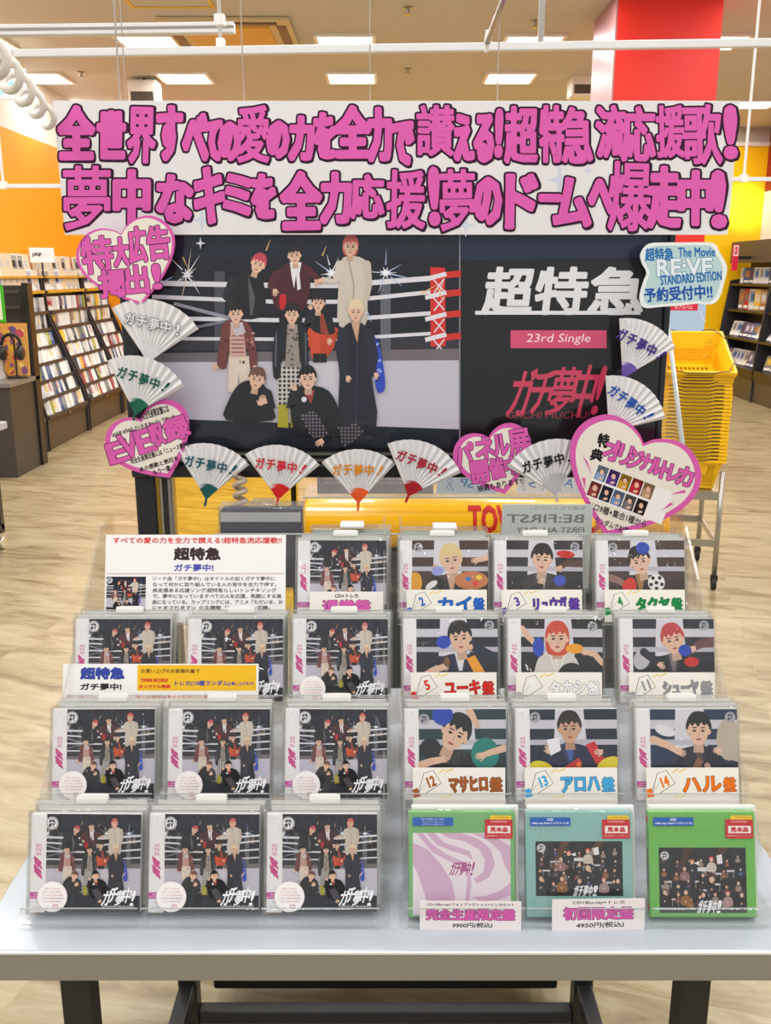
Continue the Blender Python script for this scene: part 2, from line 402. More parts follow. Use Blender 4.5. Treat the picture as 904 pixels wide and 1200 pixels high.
# ---- exit sign
c = at(7, 99, X=-3.3)
r = thing('exit_sign', 'small white and green exit sign on the upper left wall', 'sign', (-3.3, c.y, c.z))
part('box', MB().box(-.19, .19, -.03, .03, -.12, .12), 'white_plastic', r, bevel=.005)
A = Art(False); A.rect(-.15, -.09, .15, .09, (232, 250, 244)); A.rect(-.15, -.09, -.02, .09, (70, 190, 150)); A.ell(-.08, .045, .02, .02, (240, 255, 250)); A.line([(-.08, .03), (-.09, -.02), (-.05, -.06)], .022, (240, 255, 250)); A.line([(-.09, -.02), (-.12, -.06)], .02, (240, 255, 250)); A.line([(-.115, .01), (-.085, .015), (-.045, 0)], .016, (240, 255, 250)); A.poly([(.02, 0), (.07, .04), (.07, .015), (.12, .015), (.12, -.015), (.07, -.015), (.07, -.04)], (60, 180, 140))
A.build('face', lambda u, v, h: (u, -.031-h, v), P_, r)
part('bracket', MB().box(-.2, -.185, -.02, .02, -.04, .04), 'white_plastic', r)

# ---- hanging rails, poles and wires
def rod(name, a, b, r, m, label, cat, group=None, n=8):
    a, b = Vector(a), Vector(b); o = part(name, MB().tube([(0, 0, 0), b-a], r, n), m, smooth=True); o.location = a
    return tag(o, label, cat, group)
a = at(16, 63, z=1.985); b = at(1010, 49, z=1.985)
rt = (b-a).normalized(); ang = math.atan2(rt.y, rt.x)
o = thing('ceiling_rail', 'long thin white display rail running the whole width above the banner', 'rail', a, (0, 0, ang))
Lr = (b-a).length
part('bar', MB().box(0, Lr, -.008, .008, -.008, .008), 'white_metal', o, bevel=.002)
part('end_cap', MB().box(-.004, 0, -.009, .009, -.009, .009), 'white_plastic', o)
RAILZ = 1.985
a2 = at(-60, 37, z=2.05); b2 = at(275, 33, z=2.05)
r = thing('ceiling_rail', 'short thick white rail at top left ending beside a hanging rod', 'rail', b2, (0, 0, math.atan2(b2.y-a2.y, b2.x-a2.x)))
part('bar', MB().box(-(b2-a2).length, 0, -.012, .012, -.011, .011), 'white_metal', r, bevel=.002)
part('groove', MB().box(-(b2-a2).length, .001, -.0125, -.0118, -.003, .003), 'table_edge', r)
c = at(257, 40, Y=a.y-.03)
r = thing('rail_hanger', 'thin white rod with clamps tying both top left rails to the ceiling', 'hanger', (c.x, c.y+.012, RAILZ))
part('rod', MB().tube([(0, 0, .009), (0, 0, CEIL-RAILZ)], .004), 'white_metal', r, smooth=True)
part('clamp', MB().box(-.011, .011, -.006, .012, .05, .072), 'white_plastic', r, bevel=.002); part('clamp', MB().box(-.009, .009, -.006, .012, .009, .026), 'white_plastic', r, bevel=.002)
c = at(634, 48, Y=2.085)
rod('ceiling_post', (c.x, 2.085, RAILZ+.009), (c.x, 2.085, CEIL), .008, 'white_metal', 'square white post dropping from the ceiling to the rail', 'post', n=4)
c = at(571, 53, Y=2.06); e = at(600, -25, Y=1.75)
r = thing('slanted_rod', 'polished metal rod slanting down to the rail above the banner', 'rod', c)
part('shaft', MB().tube([(0, 0, .004), e-c], .006, 10), 'steel', r, smooth=True); part('tip', MB().tube([(-.001, .004, -.012), (.0006, -.003, .006), (.003, -.012, .024)], [.004, .0075, .0078], 10), 'white_plastic', r)
# spiral wrap tube
def helix(a, b, R, turns, r0, r1, Rt=None, n=18):
    a, b = Vector(a), Vector(b); t = (b-a).normalized(); u = t.orthogonal().normalized(); w = t.cross(u); P = []; N = int(turns*n)
    for i in range(N+1):
        s = i/N; an = 2*math.pi*turns*s; rr = R*(1-s)+(Rt if Rt else R)*s
        P.append(a+(b-a)*s+(u*math.cos(an)+w*math.sin(an))*rr)
    return P, [r0*(1-i/N)+r1*i/N for i in range(N+1)]
ha, hb = at(-30, 45, Y=1.6), at(60, 143, Y=1.93)
Pt, rr = helix(ha, hb, .026, 5.6, .0085, .006, .014)
o = part('spiral_tube', MB().tube([p-hb for p in Pt], rr, 10), 'spiral_plastic', smooth=True); o.location = hb; tag(o, 'white plastic spiral tube curling down at the upper left', 'tube')

# far rails with wires on each side
for (x0, x1, y, Y, w, xw, xt) in ((-40, 72, 218, 5.0, 'left, before the orange wall', 4, -8), (851, 960, 210, 5.0, 'right, before the yellow wall', 872, 893)):
    a = at(x0, y, Y=Y); b = at(x1, y, Y=Y)
    r = thing('far_rail', 'thin white hanging rail farther back on the '+w, 'rail', a, group='far hanging rails')
    part('bar', MB().box(0, b.x-a.x, -.01, .01, -.01, .01), 'white_metal', r, bevel=.002)
    c = at(xw, y, Y=Y); part('wire', MB().tube([(c.x-a.x, 0, .01), (c.x-a.x, 0, CEIL-a.z)], .007), 'white_metal', r)
    part('hook', MB().box(c.x-a.x-.016, c.x-a.x+.016, -.014, .014, -.014, .022), 'white_plastic', r)

# ================================================================== left wall rack of CDs
CASES = [(226, 222, 214), (214, 212, 206), (236, 234, 230), (190, 188, 184), (60, 76, 122), (236, 176, 30), (168, 44, 52), (48, 46, 48), (150, 150, 40), (226, 200, 160), (120, 116, 118)]
CNAME = 'off-white pale-grey white grey blue yellow red black olive tan ash-grey'.split()
def case_mesh(i, w, h, t, seed):
    rnd = random.Random(seed); c = CASES[i]; mb = MB(); mb.box(-w/2, w/2, -t/2, t/2, 0, h, c)
    k = CASES[rnd.randrange(len(CASES))]; y = -t/2-.0008
    mb.box(-w*.42, w*.42, y, -t/2, h*.3, h*.93, tuple(int(.6*a+.4*b) for a, b in zip(c, k)))
    mb.box(-w*.2, w*.25, y-.0008, -t/2, h*.4, h*.7, k)
    mb.box(-w*.45, w*.1, y-.0008, -t/2, h*.03, h*.16, (240, 238, 232))
    return mb.mesh('cd_case', P_)
CM = [[case_mesh(i, .142, .132, .012, i*7+s) for s in range(2)] for i in range(len(CASES))]
BIGM = [case_mesh(i, .15, .2, .02, 50+i) for i in (0, 9, 5, 2, 3, 9, 0)]
BIGC = [0, 9, 5, 2, 3, 9, 0]
LV = [1.385, 1.19, 1.03, .875, .74, .595, .455, .31]
SLOPE = [0, .02, .04, .10, .16, .22, .28, .34]
XF = -3.0
rack_secs = [(7.72, 8.16, 'nearest section'), (8.2, 9.36, 'second section'), (9.4, 10.6, 'third section'), (10.64, 11.5, 'far section')]
COUNT = 0
for (ya, yb, nm) in rack_secs:
    r = thing('cd_rack', 'tall black stepped CD rack on the left wall, '+nm, 'rack', (XF, ya, 0), group='left wall racks')
    w = yb-ya
    for yy in (0, w-.025):
        prof = [(-.42, 0), (.0, 0), (.0, .3), (-.04, .46), (-.34, 1.2), (-.36, 1.5), (-.42, 1.52)]
        part('upright', MB().prism(prof, 0, .025, lambda u, v, h, yy=yy: (u, yy+h, v)), 'shelf_grey', r)
    part('back_panel', MB().box(-.44, -.42, 0, w, 0, 1.52), 'shelf_grey', r)
    part('base_cabinet', MB().box(-.41, -.02, .03, w-.03, .0, .24), 'brown_cabinet', r)
    part('cabinet_top', MB().box(-.41, -.005, .03, w-.03, .24, .295), 'black_metal', r)
    part('lock', MB().lathe([(.015, 0), (.015, .01)], 10, Matrix.Translation((0, w/2, .27)) @ Matrix.Rotation(math.pi/2, 4, 'Y')), 'chrome', r)
    for z, s in zip(LV, SLOPE):
        front = -.34+s; part('shelf', MB().box(max(-.42, front-.13), front, .03, w-.03, z-.03, z-.005), 'dark_grey', r)
        part('shelf_edge', MB().box(front, front+.012, .03, w-.03, z-.03, z), 'dark_grey' if z < 1.3 else 'amber_panel', r)
    for k, (z, s) in enumerate(zip(LV, SLOPE)):
        y = ya+.11; front = XF-.34+s
        while y < yb-.1:
            if k == 0:
                for tier in range(2):
                    j = random.randrange(len(BIGM)); o = link('browser_card', BIGM[j], None, (front-.03-.07*tier, y, z-.004+.14*tier), (-.12, 0, math.radians(74)))
                    tag(o, '%s display case on the %s tier atop the left wall rack, %s' % (CNAME[BIGC[j]], ('lower', 'upper')[tier], nm), 'CD case', 'cases atop the left rack '+nm+' '+CNAME[BIGC[j]])
                y += .145; continue
            i = random.choice([0, 1, 2, 3, 10, 0, 1, 2, 3, 10, 0, 1, 2, 3, 0, 1, 4, 4, 5, 6, 7, 8, 9]); lean = -.1 if k < 3 else -.42
            yaw = math.radians(random.uniform(48, 60))
            o = link('cd_case', CM[i][random.randrange(2)], None, (front-.05, y, z-.004), (lean, 0, yaw))
            tag(o, '%s CD case standing on the %s shelf down of the left wall rack, %s' % (CNAME[i], ORD[k], nm), 'CD case', '%s cases, left rack %s, %s shelf' % (CNAME[i], nm, ORD[k]))
            y += random.uniform(.062, .085)
for tier_i, (ya, yb, nm) in enumerate(rack_secs):
    rr_ = [o for o in COL.objects if o.get('label', '').startswith('tall black stepped') and nm in o['label']][0]
    part('upper_tier', MB().box(-.44+.005, -.33, .03, yb-ya-.03, 1.50, 1.52), 'amber_panel', rr_)

# sign on top of the rack
c = at(49, 299, X=-3.35)
r = thing('genre_sign', 'small white genre sign standing above the left rack', 'sign', (c.x, c.y, c.z), (0, 0, math.radians(38)))
part('plate', MB().box(-.12, .12, -.006, .006, -.07, .07), 'white_plastic', r)
part('post', MB().box(-.008, .008, .006, .014, -.26, 0), 'black_metal', r)
Art(False).rect(-.11, -.06, .11, .06, (236, 238, 240)).text('J-POP', -.05, 0, .09, .045, (60, 60, 66), dil=.003).text('アーティスト', .055, 0, .085, .02, (150, 150, 160)).build('lettering', lambda u, v, h: (u, -.0065-h, v), P_, r)

# ---- end unit with listening station
r = thing('listening_station', 'dark grey end unit with counter and tall panel at far left', 'cabinet', (-2.86, 7.08, 0))
part('cabinet', MB().box(-.6, 0, 0, .6, 0, .70), 'dark_grey', r, bevel=.006)
part('counter', MB().box(-.62, .02, -.03, .6, .70, .735), 'counter_grey', r, bevel=.004)
part('back_panel', MB().box(-.6, -.03, .54, .59, .735, 1.45), 'shelf_grey', r, bevel=.006)
part('lower_panel', MB().box(-.59, -.06, .53, .54, .735, .96), 'counter_grey', r)
part('side_post', MB().box(-.03, .02, .5, .61, 0, 1.47), 'black_metal', r, bevel=.004)
for z in (1.02, 1.14, 1.26, 1.38): part('ridge', MB().box(-.59, -.06, .528, .54, z, z+.03), 'dark_grey', r, bevel=.01)
mbp = Art(False)
rnd = random.Random(3)
mbp.rect(-.16, 0, .16, .42, (226, 170, 90))
for i in range(40): mbp.ell(rnd.uniform(-.13, .13), rnd.uniform(.03, .39), rnd.uniform(.01, .04), rnd.uniform(.01, .03), rnd.choice([(206, 80, 110), (240, 200, 60), (150, 90, 140), (230, 120, 60), (250, 220, 140), (110, 90, 150)]), rnd.uniform(0, 3), 9)
c = at(0, 440, Y=7.42)
o = mbp.build('art_board', lambda u, v, h: (u, -.012-h, v), P_, mb=MB().box(-.16, .16, -.012, 0, 0, .42, (230, 190, 120))); o.location = (-2.86-.17, 7.56, .737); o.rotation_euler = (-.06, 0, 0)
tag(o, 'orange and pink abstract picture board behind the headphones', 'picture')
# headphones on a hook stand
c = at(13, 440, Y=7.3)
r = thing('headphones', 'black headphones hanging in front of the abstract picture', 'headphones', (c.x, 7.36, .737))
arc = [(.075*math.cos(t), 0, .26+.085*math.sin(t)) for t in [math.pi*k/12 for k in range(13)]]
part('headband', MB().tube(arc, .014, 8), 'rubber', r, smooth=True)
for s in (-1, 1): part('ear_cup', MB().lathe([(.03, -.025), (.055, -.018), (.055, .012), (.035, .022)], 16, Matrix.Translation((s*.07, 0, .2)) @ Matrix.Rotation(math.pi/2, 4, 'Y')), 'black_metal', r, smooth=True)
part('hook', MB().tube([(0, .06, 0), (0, .06, .3), (0, 0, .335)], .008), 'black_metal', r); part('base', MB().box(-.06, .06, .01, .12, 0, .015), 'black_metal', r, bevel=.004)
part('cord', MB().tube([(-.07, -.01, .15), (-.06, -.04, .06), (.0, -.08, .012), (.09, -.06, .008), (.12, .0, .008)], .004), 'rubber', r)
o = part('white_leaflet_box', MB().box(-.05, .05, -.1, .1, 0, .3, (225, 222, 215)).box(-.04, .04, -.102, -.1, .04, .26, (170, 180, 200)), P_); c = at(2, 470, Y=7.3); o.location = (-3.06, 7.3, .737); tag(o, 'white upright leaflet box beside the headphones at the left edge', 'box')
r = thing('green_sign', 'small bright green framed sign board at the left edge', 'sign', (-3.0, 7.25, 1.34))
part('plate', MB().box(-.16, .1, -.011, 0, -.16, .12, (60, 180, 30)), P_, r)
Art(False).rect(-.14, -.14, .08, .1, (225, 235, 215)).text('新譜', -.03, 0, .16, .09, (30, 60, 30), dil=.006).build('lettering', lambda u, v, h: (u, -.0115-h, v), P_, r)
part('post', MB().box(-.03, -.005, 0, .02, -.603, -.1), 'black_metal', r)

# ---- grey side table at the left edge
r = thing('side_table', 'grey topped table on black legs with casters at left edge', 'table', (-2.14, 4.6, 0))
part('tabletop', MB().box(-1.0, .0, -.1, .62, .69, .73), 'table_top', r, bevel=.004)
for y in (.0, .52):
    lg = part('leg', MB().box(-.09, -.05, y, y+.04, .1, .69), 'black_metal', r)
    part('caster', MB().lathe([(.03, -.018), (.037, -.012), (.037, .012), (.03, .018)], 14, Matrix.Translation((-.07, y+.02, .038)) @ Matrix.Rotation(math.pi/2, 4, 'Y')).box(-.085, -.055, y, y+.04, .06, .1), 'chrome', lg)
part('stretcher', MB().box(-.09, -.05, .04, .52, .12, .15), 'black_metal', r); part('side_rail', MB().box(-.9, -.05, .52, .56, .12, .15), 'black_metal', r)

# ================================================================== right wall rack
r = thing('wall_rack', 'black wall rack with dark header board on the right side', 'rack', (4.52, 9.4, 0))
w = 3.5
part('back_panel', MB().box(.38, .42, 0, w, 0, 1.95), 'shelf_grey', r); part('header_board', MB().box(.1, .14, 0, w, 1.68, 1.95), 'dark_grey', r); part('top_board', MB().box(.14, .42, 0, w, 1.93, 1.95), 'shelf_grey', r)
part('base_cabinet', MB().box(.02, .38, 0, w, 0, .27), 'brown_cabinet', r); part('kick_board', MB().box(0, .38, 0, w, .27, .36), 'black_metal', r)
RL = [(1.43, .12), (1.1, .1), (.755, .03), (.40, 0)]
for z, s in RL: part('shelf', MB().box(s, .38, .02, w-.02, z-.04, z-.01), 'black_metal', r)
for y in (0, 1.05, 2.1, w-.03): part('upright', MB().prism([(0, 0), (.4, 0), (.4, 1.5), (.12, 1.46), (.06, 1.0), (0, .5)], 0, .03, lambda u, v, h, y=y: (u, y+h, v)), 'shelf_grey', r)
RC = [(215, 210, 200), (70, 74, 84), (180, 120, 60), (190, 40, 36), (60, 90, 140), (232, 190, 40), (210, 210, 215), (120, 116, 112), (90, 60, 90)]
RN = 'cream charcoal brown red blue yellow white grey plum'.split()
def goods_mesh(c, w, h, t, bright):
    mb = MB().box(-w/2, w/2, -t/2, t/2, 0, h, c); k = RC[(RC.index(c)+bright) % len(RC)]
    mb.box(-w*.4, w*.4, -t/2-.001, -t/2, h*.35, h*.9, tuple(int(.5*a+.5*b) for a, b in zip(c, k)))
    mb.box(-w*.25, w*.2, -t/2-.002, -t/2, h*.45, h*.75, k); mb.box(-w*.4, w*.25, -t/2-.002, -t/2, h*.05, h*.2, (240, 240, 238))
    return mb.mesh('goods_box', P_)
GM = [[goods_mesh(c, .13, .2, .03, 7), goods_mesh(c, .1, .26, .06, 4)] for c in RC]
for k, (z, s) in enumerate(RL):
    y = 9.4+.12
    while y < 9.4+w-.15:
        i = random.choice([0, 0, 1, 1, 2, 4, 4, 6, 6, 6, 7, 7, 8, 3, 5] if k == 1 else [0, 1, 1, 4, 6, 6, 6, 7, 7, 1, 8, 0]); j = 1 if k == 1 else 0
        if abs(((y-9.4) % 1.05)) < .06: y += .09
        lean = -.06 if k < 2 else -.45
        o = link('goods_box', GM[i][j], None, (4.52+s+(.14 if k < 2 else .12), y, z-.008), (lean, 0, -math.radians(random.uniform(48, 70))))
        tag(o, '%s packaged box on the %s shelf down of the right wall rack' % (RN[i], ORD[k]), 'box', '%s boxes, right rack %s shelf' % (RN[i], ORD[k]))
        y += random.uniform(.12, .19)
# neon header sign and white notice at the rack end
c = at(862, 302, Y=12.2)
r = thing('vertical_sign', 'narrow pink and white vertical sign above the right rack', 'sign', (c.x, 12.2, c.z))
part('plate', MB().box(-.035, .035, -.012, .012, -.16, .16, (225, 40, 70)), P_, r); Art(False).rect(-.03, .02, .03, .15, (250, 225, 232)).text('CD', 0, .085, .04, .1, (225, 40, 70), dil=.004).build('lettering', lambda u, v, h: (u, -.0125-h, v), P_, r)
part('bracket', MB().box(.035, .3, -.005, .005, -.02, .02), 'black_metal', r)

# ---- blue poster standing before the pillar
c0, c1 = at(788, 320, Y=6.9), at(826, 378, Y=6.9)
r = thing('poster_stand', 'pale blue poster on a stand between the display board and pillar', 'poster', ((c0.x+c1.x)/2, 6.9, 0))
hw = (c1.x-c0.x)/2
Art(False).rect(-hw, .55, hw, 1.6, (170, 196, 226)).poly([(-hw, .55), (hw, .55), (hw, 1.1), (-hw, .8)], (150, 178, 214)).line([(0, 1.62-.2), (hw, 1.2)], .01, (200, 215, 235)).text('EDITION', -.01, 1.43, hw*1.8, .045, (40, 50, 80)).rect(-hw, 1.28, hw*.55, 1.33, (206, 30, 60)).text('ルアルバム', -.03, 1.305, .13, .03, (250, 235, 240)).build('sheet', lambda u, v, h: (u, -.006-h, v), P_, r, mb=MB().box(-hw, hw, -.006, 0, .55, 1.62, (170, 196, 226)))
part('post', MB().tube([(0, .012, 0), (0, .012, 1.5)], .012), 'black_metal', r); part('foot', MB().box(-.1, .1, -.05, .1, 0, .012), 'black_metal', r)

# ================================================================== shopping baskets on their cart
BW, BD, BH = .31, .44, .155
def basket_body():
    mb = MB()
    def wall(P0, P1, Q0, Q1, nx, nz, hole):
        P0, P1, Q0, Q1 = map(Vector, (P0, P1, Q0, Q1))
        def pt(a, b): return (P0*(1-a)+P1*a)*(1-b)+(Q0*(1-a)+Q1*a)*b
        nrm = (P1-P0).cross(Q0-P0).normalized()*.0025
        for i in range(nx):
            for j in range(nz):
                a0, a1, b0, b1 = i/nx, (i+1)/nx, j/nz, (j+1)/nz
                q = [pt(a0, b0), pt(a1, b0), pt(a1, b1), pt(a0, b1)]
                if hole(i, j):
                    m = [pt(a0+.2/nx, b0+.12/nz), pt(a1-.2/nx, b0+.12/nz), pt(a1-.2/nx, b1-.12/nz), pt(a0+.2/nx, b1-.12/nz)]
                    mb.add(q+m, [(k, (k+1) % 4, 4+(k+1) % 4, 4+k) for k in range(4)])
                else: mb.add(q, [(0, 1, 2, 3)])
    w0, d0 = BW/2*.80, BD/2*.78; w1, d1 = BW/2, BD/2
    lo = [(-w0, -d0, 0), (w0, -d0, 0), (w0, d0, 0), (-w0, d0, 0)]; hi = [(-w1, -d1, BH), (w1, -d1, BH), (w1, d1, BH), (-w1, d1, BH)]
    hl = lambda i, j: (1 <= j <= 4) and i not in (0, 23) or (j in (5, 6, 7) and i in (2, 3, 4, 19, 20, 21))
    hs = lambda i, j: (1 <= j <= 4) and i not in (0, 15)
    for k in range(4): wall(lo[k], lo[(k+1) % 4], hi[k], hi[(k+1) % 4], 24 if k % 2 == 0 else 16, 10, hl if k % 2 == 0 else hs)
    wall(lo[0], lo[1], lo[3], lo[2], 12, 10, lambda i, j: 1 <= i <= 10 and 1 <= j <= 8)
    rim = [(-w1, -d1), (w1, -d1), (w1, d1), (-w1, d1)]
    e = .012
    for k in range(4):
        a, b = rim[k], rim[(k+1) % 4]; sgn = lambda t: 1 if t > 0 else -1
        ao, bo = (a[0]+e*sgn(a[0]), a[1]+e*sgn(a[1])), (b[0]+e*sgn(b[0]), b[1]+e*sgn(b[1]))
        mb.add([(*a, BH), (*b, BH), (*bo, BH), (*ao, BH), (*bo, BH-.015), (*ao, BH-.015)], [(0, 1, 2, 3), (3, 2, 4, 5)])
    return mb
bm_ = basket_body().mesh('body', MATS['basket_yellow'])
def hpath(sy):
    y = sy*(BD/2+.004); P = [(-BW/2-.016, 0, BH-.004), (-BW/2-.016, y*.55, BH+.003), (-BW/2+.03, y+sy*.012, BH+.006), (-.09, y+sy*.014, BH+.006), (-.06, y+sy*.014, BH-.004), (.06, y+sy*.014, BH-.004), (.09, y+sy*.014, BH+.006), (BW/2-.03, y+sy*.012, BH+.006), (BW/2+.016, y*.55, BH+.003), (BW/2+.016, 0, BH-.004)]
    return P
hm_ = [MB().tube(hpath(s), .0022, 6).mesh('handle', MATS['handle_black'], True) for s in (-1, 1)]
BX, BY, BZ, BR = 1.53, 4.7, .50, math.radians(-9)
NB = 26; STEP = .0178
bas = None
for i in range(NB):
    z = BZ+STEP*i; j = NB-1-i
    lab = 'yellow plastic shopping basket at the bottom of the nested stack' if i == 0 else ('topmost open yellow shopping basket of the nested stack' if j == 0 else 'yellow shopping basket nested %s from the top of the stack' % ORD[j])
    rz = BR+random.uniform(-.012, .012); k = max(0, i-(NB-6)); tl = math.radians((0, .5, 3.5, 8, 14, 21)[k])
    yo = .22*(1-math.cos(tl))*-1; z += .22*math.sin(tl)
    if bas is None:
        bas = thing('shopping_basket', lab, 'basket', (BX, BY, z), (tl, 0, rz), 'nested yellow shopping baskets')
        link('body', bm_, bas); [link('handle', h, bas) for h in hm_]
    else: dup(bas, (BX+random.uniform(-.003, .003), BY+yo, z), (tl, 0, rz), lab)
r = thing('basket_cart', 'steel basket trolley with casters under the yellow baskets', 'trolley', (BX, BY, 0), (0, 0, BR))
fr = MB()
for sx in (-1, 1):
    for sy in (-1, 1):
        lg = part('leg', MB().tube([(sx*.155, sy*.25, .07), (sx*.155, sy*.235, .6)], .013, 8), 'steel', r, smooth=True)
        part('caster', MB().lathe([(.02, -.012), (.03, -.01), (.03, .01), (.02, .012)], 14, Matrix.Translation((sx*.155, sy*.25, .031)) @ Matrix.Rotation(math.pi/2, 4, 'Y')).box(sx*.155-.016, sx*.155+.016, sy*.25-.012, sy*.25+.012, .045, .075), 'rubber', lg)
for z, y in ((.475, -.236), (.475, .236), (.24, -.244), (.24, .244)): part('crossbar', MB().box(-.15, .15, y-.008, y+.008, z-.018, z+.018), 'steel', r)
for sx in (-1, 1): part('side_bar', MB().box(sx*.152-.005, sx*.152+.005, -.228, .228, .458, .494), 'steel', r); part('side_bar', MB().box(sx*.155-.007, sx*.155+.007, -.236, .236, .225, .255), 'steel', r)
part('platform', MB().box(-.147, .147, -.228, .228, .482, .497), 'steel', r)
# ================================================================== display board behind the table
YP = 1.95
def sheet(Yp, root):
    """photo pixel -> local u, v on the vertical sheet at depth Yp"""
    L0 = root.location
    def M(x, y):
        p = at(x, y, Y=Yp); return (p.x-L0.x, p.z-L0.z)
    return M
UP = lambda y0: (lambda u, v, h: (u, y0-h, v))
PINK, INK = (218, 96, 176), (52, 18, 46)

bl, brr = at(146, 420, Y=YP).x, at(781, 420, Y=YP).x
zt, zb = at(452, 255, Y=YP).z, at(452, 559, Y=YP).z
r = thing('display_board', 'black framed display board on two legs behind the table', 'display board', (0, YP, 0))
fr = .035
part('panel', MB().box(bl+.01, brr-.01, .004, .03, zb+.01, zt), 'black_frame', r)
part('frame', MB().box(bl, bl+fr, -.008, .034, zb, zt+.01).box(brr-.012, brr, -.008, .034, zb, zt+.01).box(bl+fr, brr-.012, -.008, .034, zt-.02, zt+.01), 'black_frame', r, bevel=.003)
part('bottom_rail', MB().box(bl+fr, brr-.012, -.008, .034, zb, zb+.028), 'black_frame', r, bevel=.003)
for z in (zb+.034, zb+.048): part('rail_groove', MB().box(bl+fr, brr-.012, -.003, .004, z, z+.005), 'steel', r)
lx = at(160, 600, Y=YP).x
for x in (lx, brr-.09):
    lg = part('leg', MB().box(x, x+.044, 0, .04, 0, zb), 'black_frame', r, bevel=.003)
    part('foot', MB().box(x-.005, x+.05, -.04, .12, 0, .02), 'black_metal', lg)
x = lx+.05
part('inner_pole', MB().box(x, x+.03, .005, .04, 0, zb), 'steel', r, bevel=.006); part('pole_groove', MB().box(x+.008, x+.019, .001, .006, 0, zb), 'black_metal', r)

# ---- artwork of the group poster (generic performers on a boxing ring)
SK = (226, 186, 160); SK2 = (206, 160, 132)
def head(A, cx, cy, rx, ry, hair, rot=0, skin=SK, longh=0, neck=True, hd=1.0):
    c, d = math.cos(rot), math.sin(rot); T = lambda u, v: (cx+u*rx*c-v*ry*d, cy+u*rx*d+v*ry*c)
    if neck: A.poly([T(-.42, .6), T(.42, .6), T(.5, 1.6), T(-.5, 1.6)], tuple(int(k*.88) for k in skin))
    A.poly([T(*p) for p in spline([(-1.12, .1+longh), (-1.2, -.5), (-.7, -1.25), (0, -1.42), (.7, -1.25), (1.2, -.5), (1.12, .1+longh), (.6, .5+longh), (-.6, .5+longh)], 3)], hair)
    for s in (-1, 1): A.ell(*T(s*1.0, .08), rx*.16, ry*.22, skin, n=8)
    A.poly([T(*p) for p in spline([(-.9, -.5), (-.92, .2), (-.6, .8), (0, 1.08), (.6, .8), (.92, .2), (.9, -.5), (0, -.9)], 3)], skin)
    A.poly([T(*p) for p in [(-1.0, -.2), (-.98, -.8), (-.4, -1.3), (.4, -1.3), (.98, -.8), (1.0, -.2), (.8, -.5*hd), (.5, -.35*hd), (.25, -.6), (-.05, -.25*hd), (-.35, -.55), (-.6, -.3*hd), (-.82, -.5)]], hair)
    dk = (48, 34, 32)
    for s in (-1, 1):
        A.ell(*T(s*.4, .02), rx*.19, ry*.085, dk, rot, 8); A.line([T(s*.18, -.2), T(s*.62, -.22)], ry*.08, tuple(int(k*.5) for k in hair))
    A.line([T(.04, .05), T(.1, .38), T(-.06, .4)], rx*.07, tuple(int(k*.8) for k in skin))
    A.ell(*T(0, .64), rx*.26, ry*.08, (176, 84, 84), rot, 8)
def limb(A, pts, w0, w1, col): A.line(pts, w0, col, w1); A.ell(*pts[0], w0/2, w0/2, col, n=10); A.ell(*pts[-1], w1/2, w1/2, col, n=10)
def hand(A, x, y, s, rot=0, skin=SK):
    c, d = math.cos(rot), math.sin(rot); T = lambda u, v: (x+(u*c-v*d)*s, y+(u*d+v*c)*s)
    A.poly([T(-.45, -.6), T(.45, -.6), T(.5, .3), (T(-.5, .3))], skin)
    for i, l in enumerate((.75, 1.0, 1.05, .85)): limb(A, [T(-.38+.25*i, .2), T(-.42+.28*i, .2+l*.8)], s*.22, s*.16, skin)
    limb(A, [T(.4, -.3), T(.85, .25)], s*.25, s*.18, skin)
def check(A, pts, bg, fg, x0, x1, y0, y1, st, w):
    A.poly(pts, bg)
    inside = lambda x, y: sum(((pts[i][1] > y) != (pts[i-1][1] > y)) and x < (pts[i-1][0]-pts[i][0])*(y-pts[i][1])/(pts[i-1][1]-pts[i][1])+pts[i][0] for i in range(len(pts))) % 2
    y = y0
    while y < y1:
        x = x0
        while x < x1:
            if inside(x, y): A.rect(x-w/2, y-w/2, x+w/2, y+w/2, fg)
            x += st
        y += st
def sparkle(A, x, y, s, rnd):
    for k in range(9):
        a = rnd.uniform(0, 6.28); l = s*rnd.uniform(.5, 1.5); l0 = s*rnd.uniform(0, .5)
        A.line([(x+l0*math.cos(a), y+l0*math.sin(a)), (x+l*math.cos(a), y+l*math.sin(a))], s*.07, rnd.choice([(240, 240, 250), (230, 210, 190), (180, 200, 240), (250, 250, 255)]), s*.01)
    A.poly([(x+s*(.38 if k % 2 else .14)*math.cos(k*math.pi/8), y+s*(.38 if k % 2 else .14)*math.sin(k*math.pi/8)) for k in range(16)], (238, 240, 250))
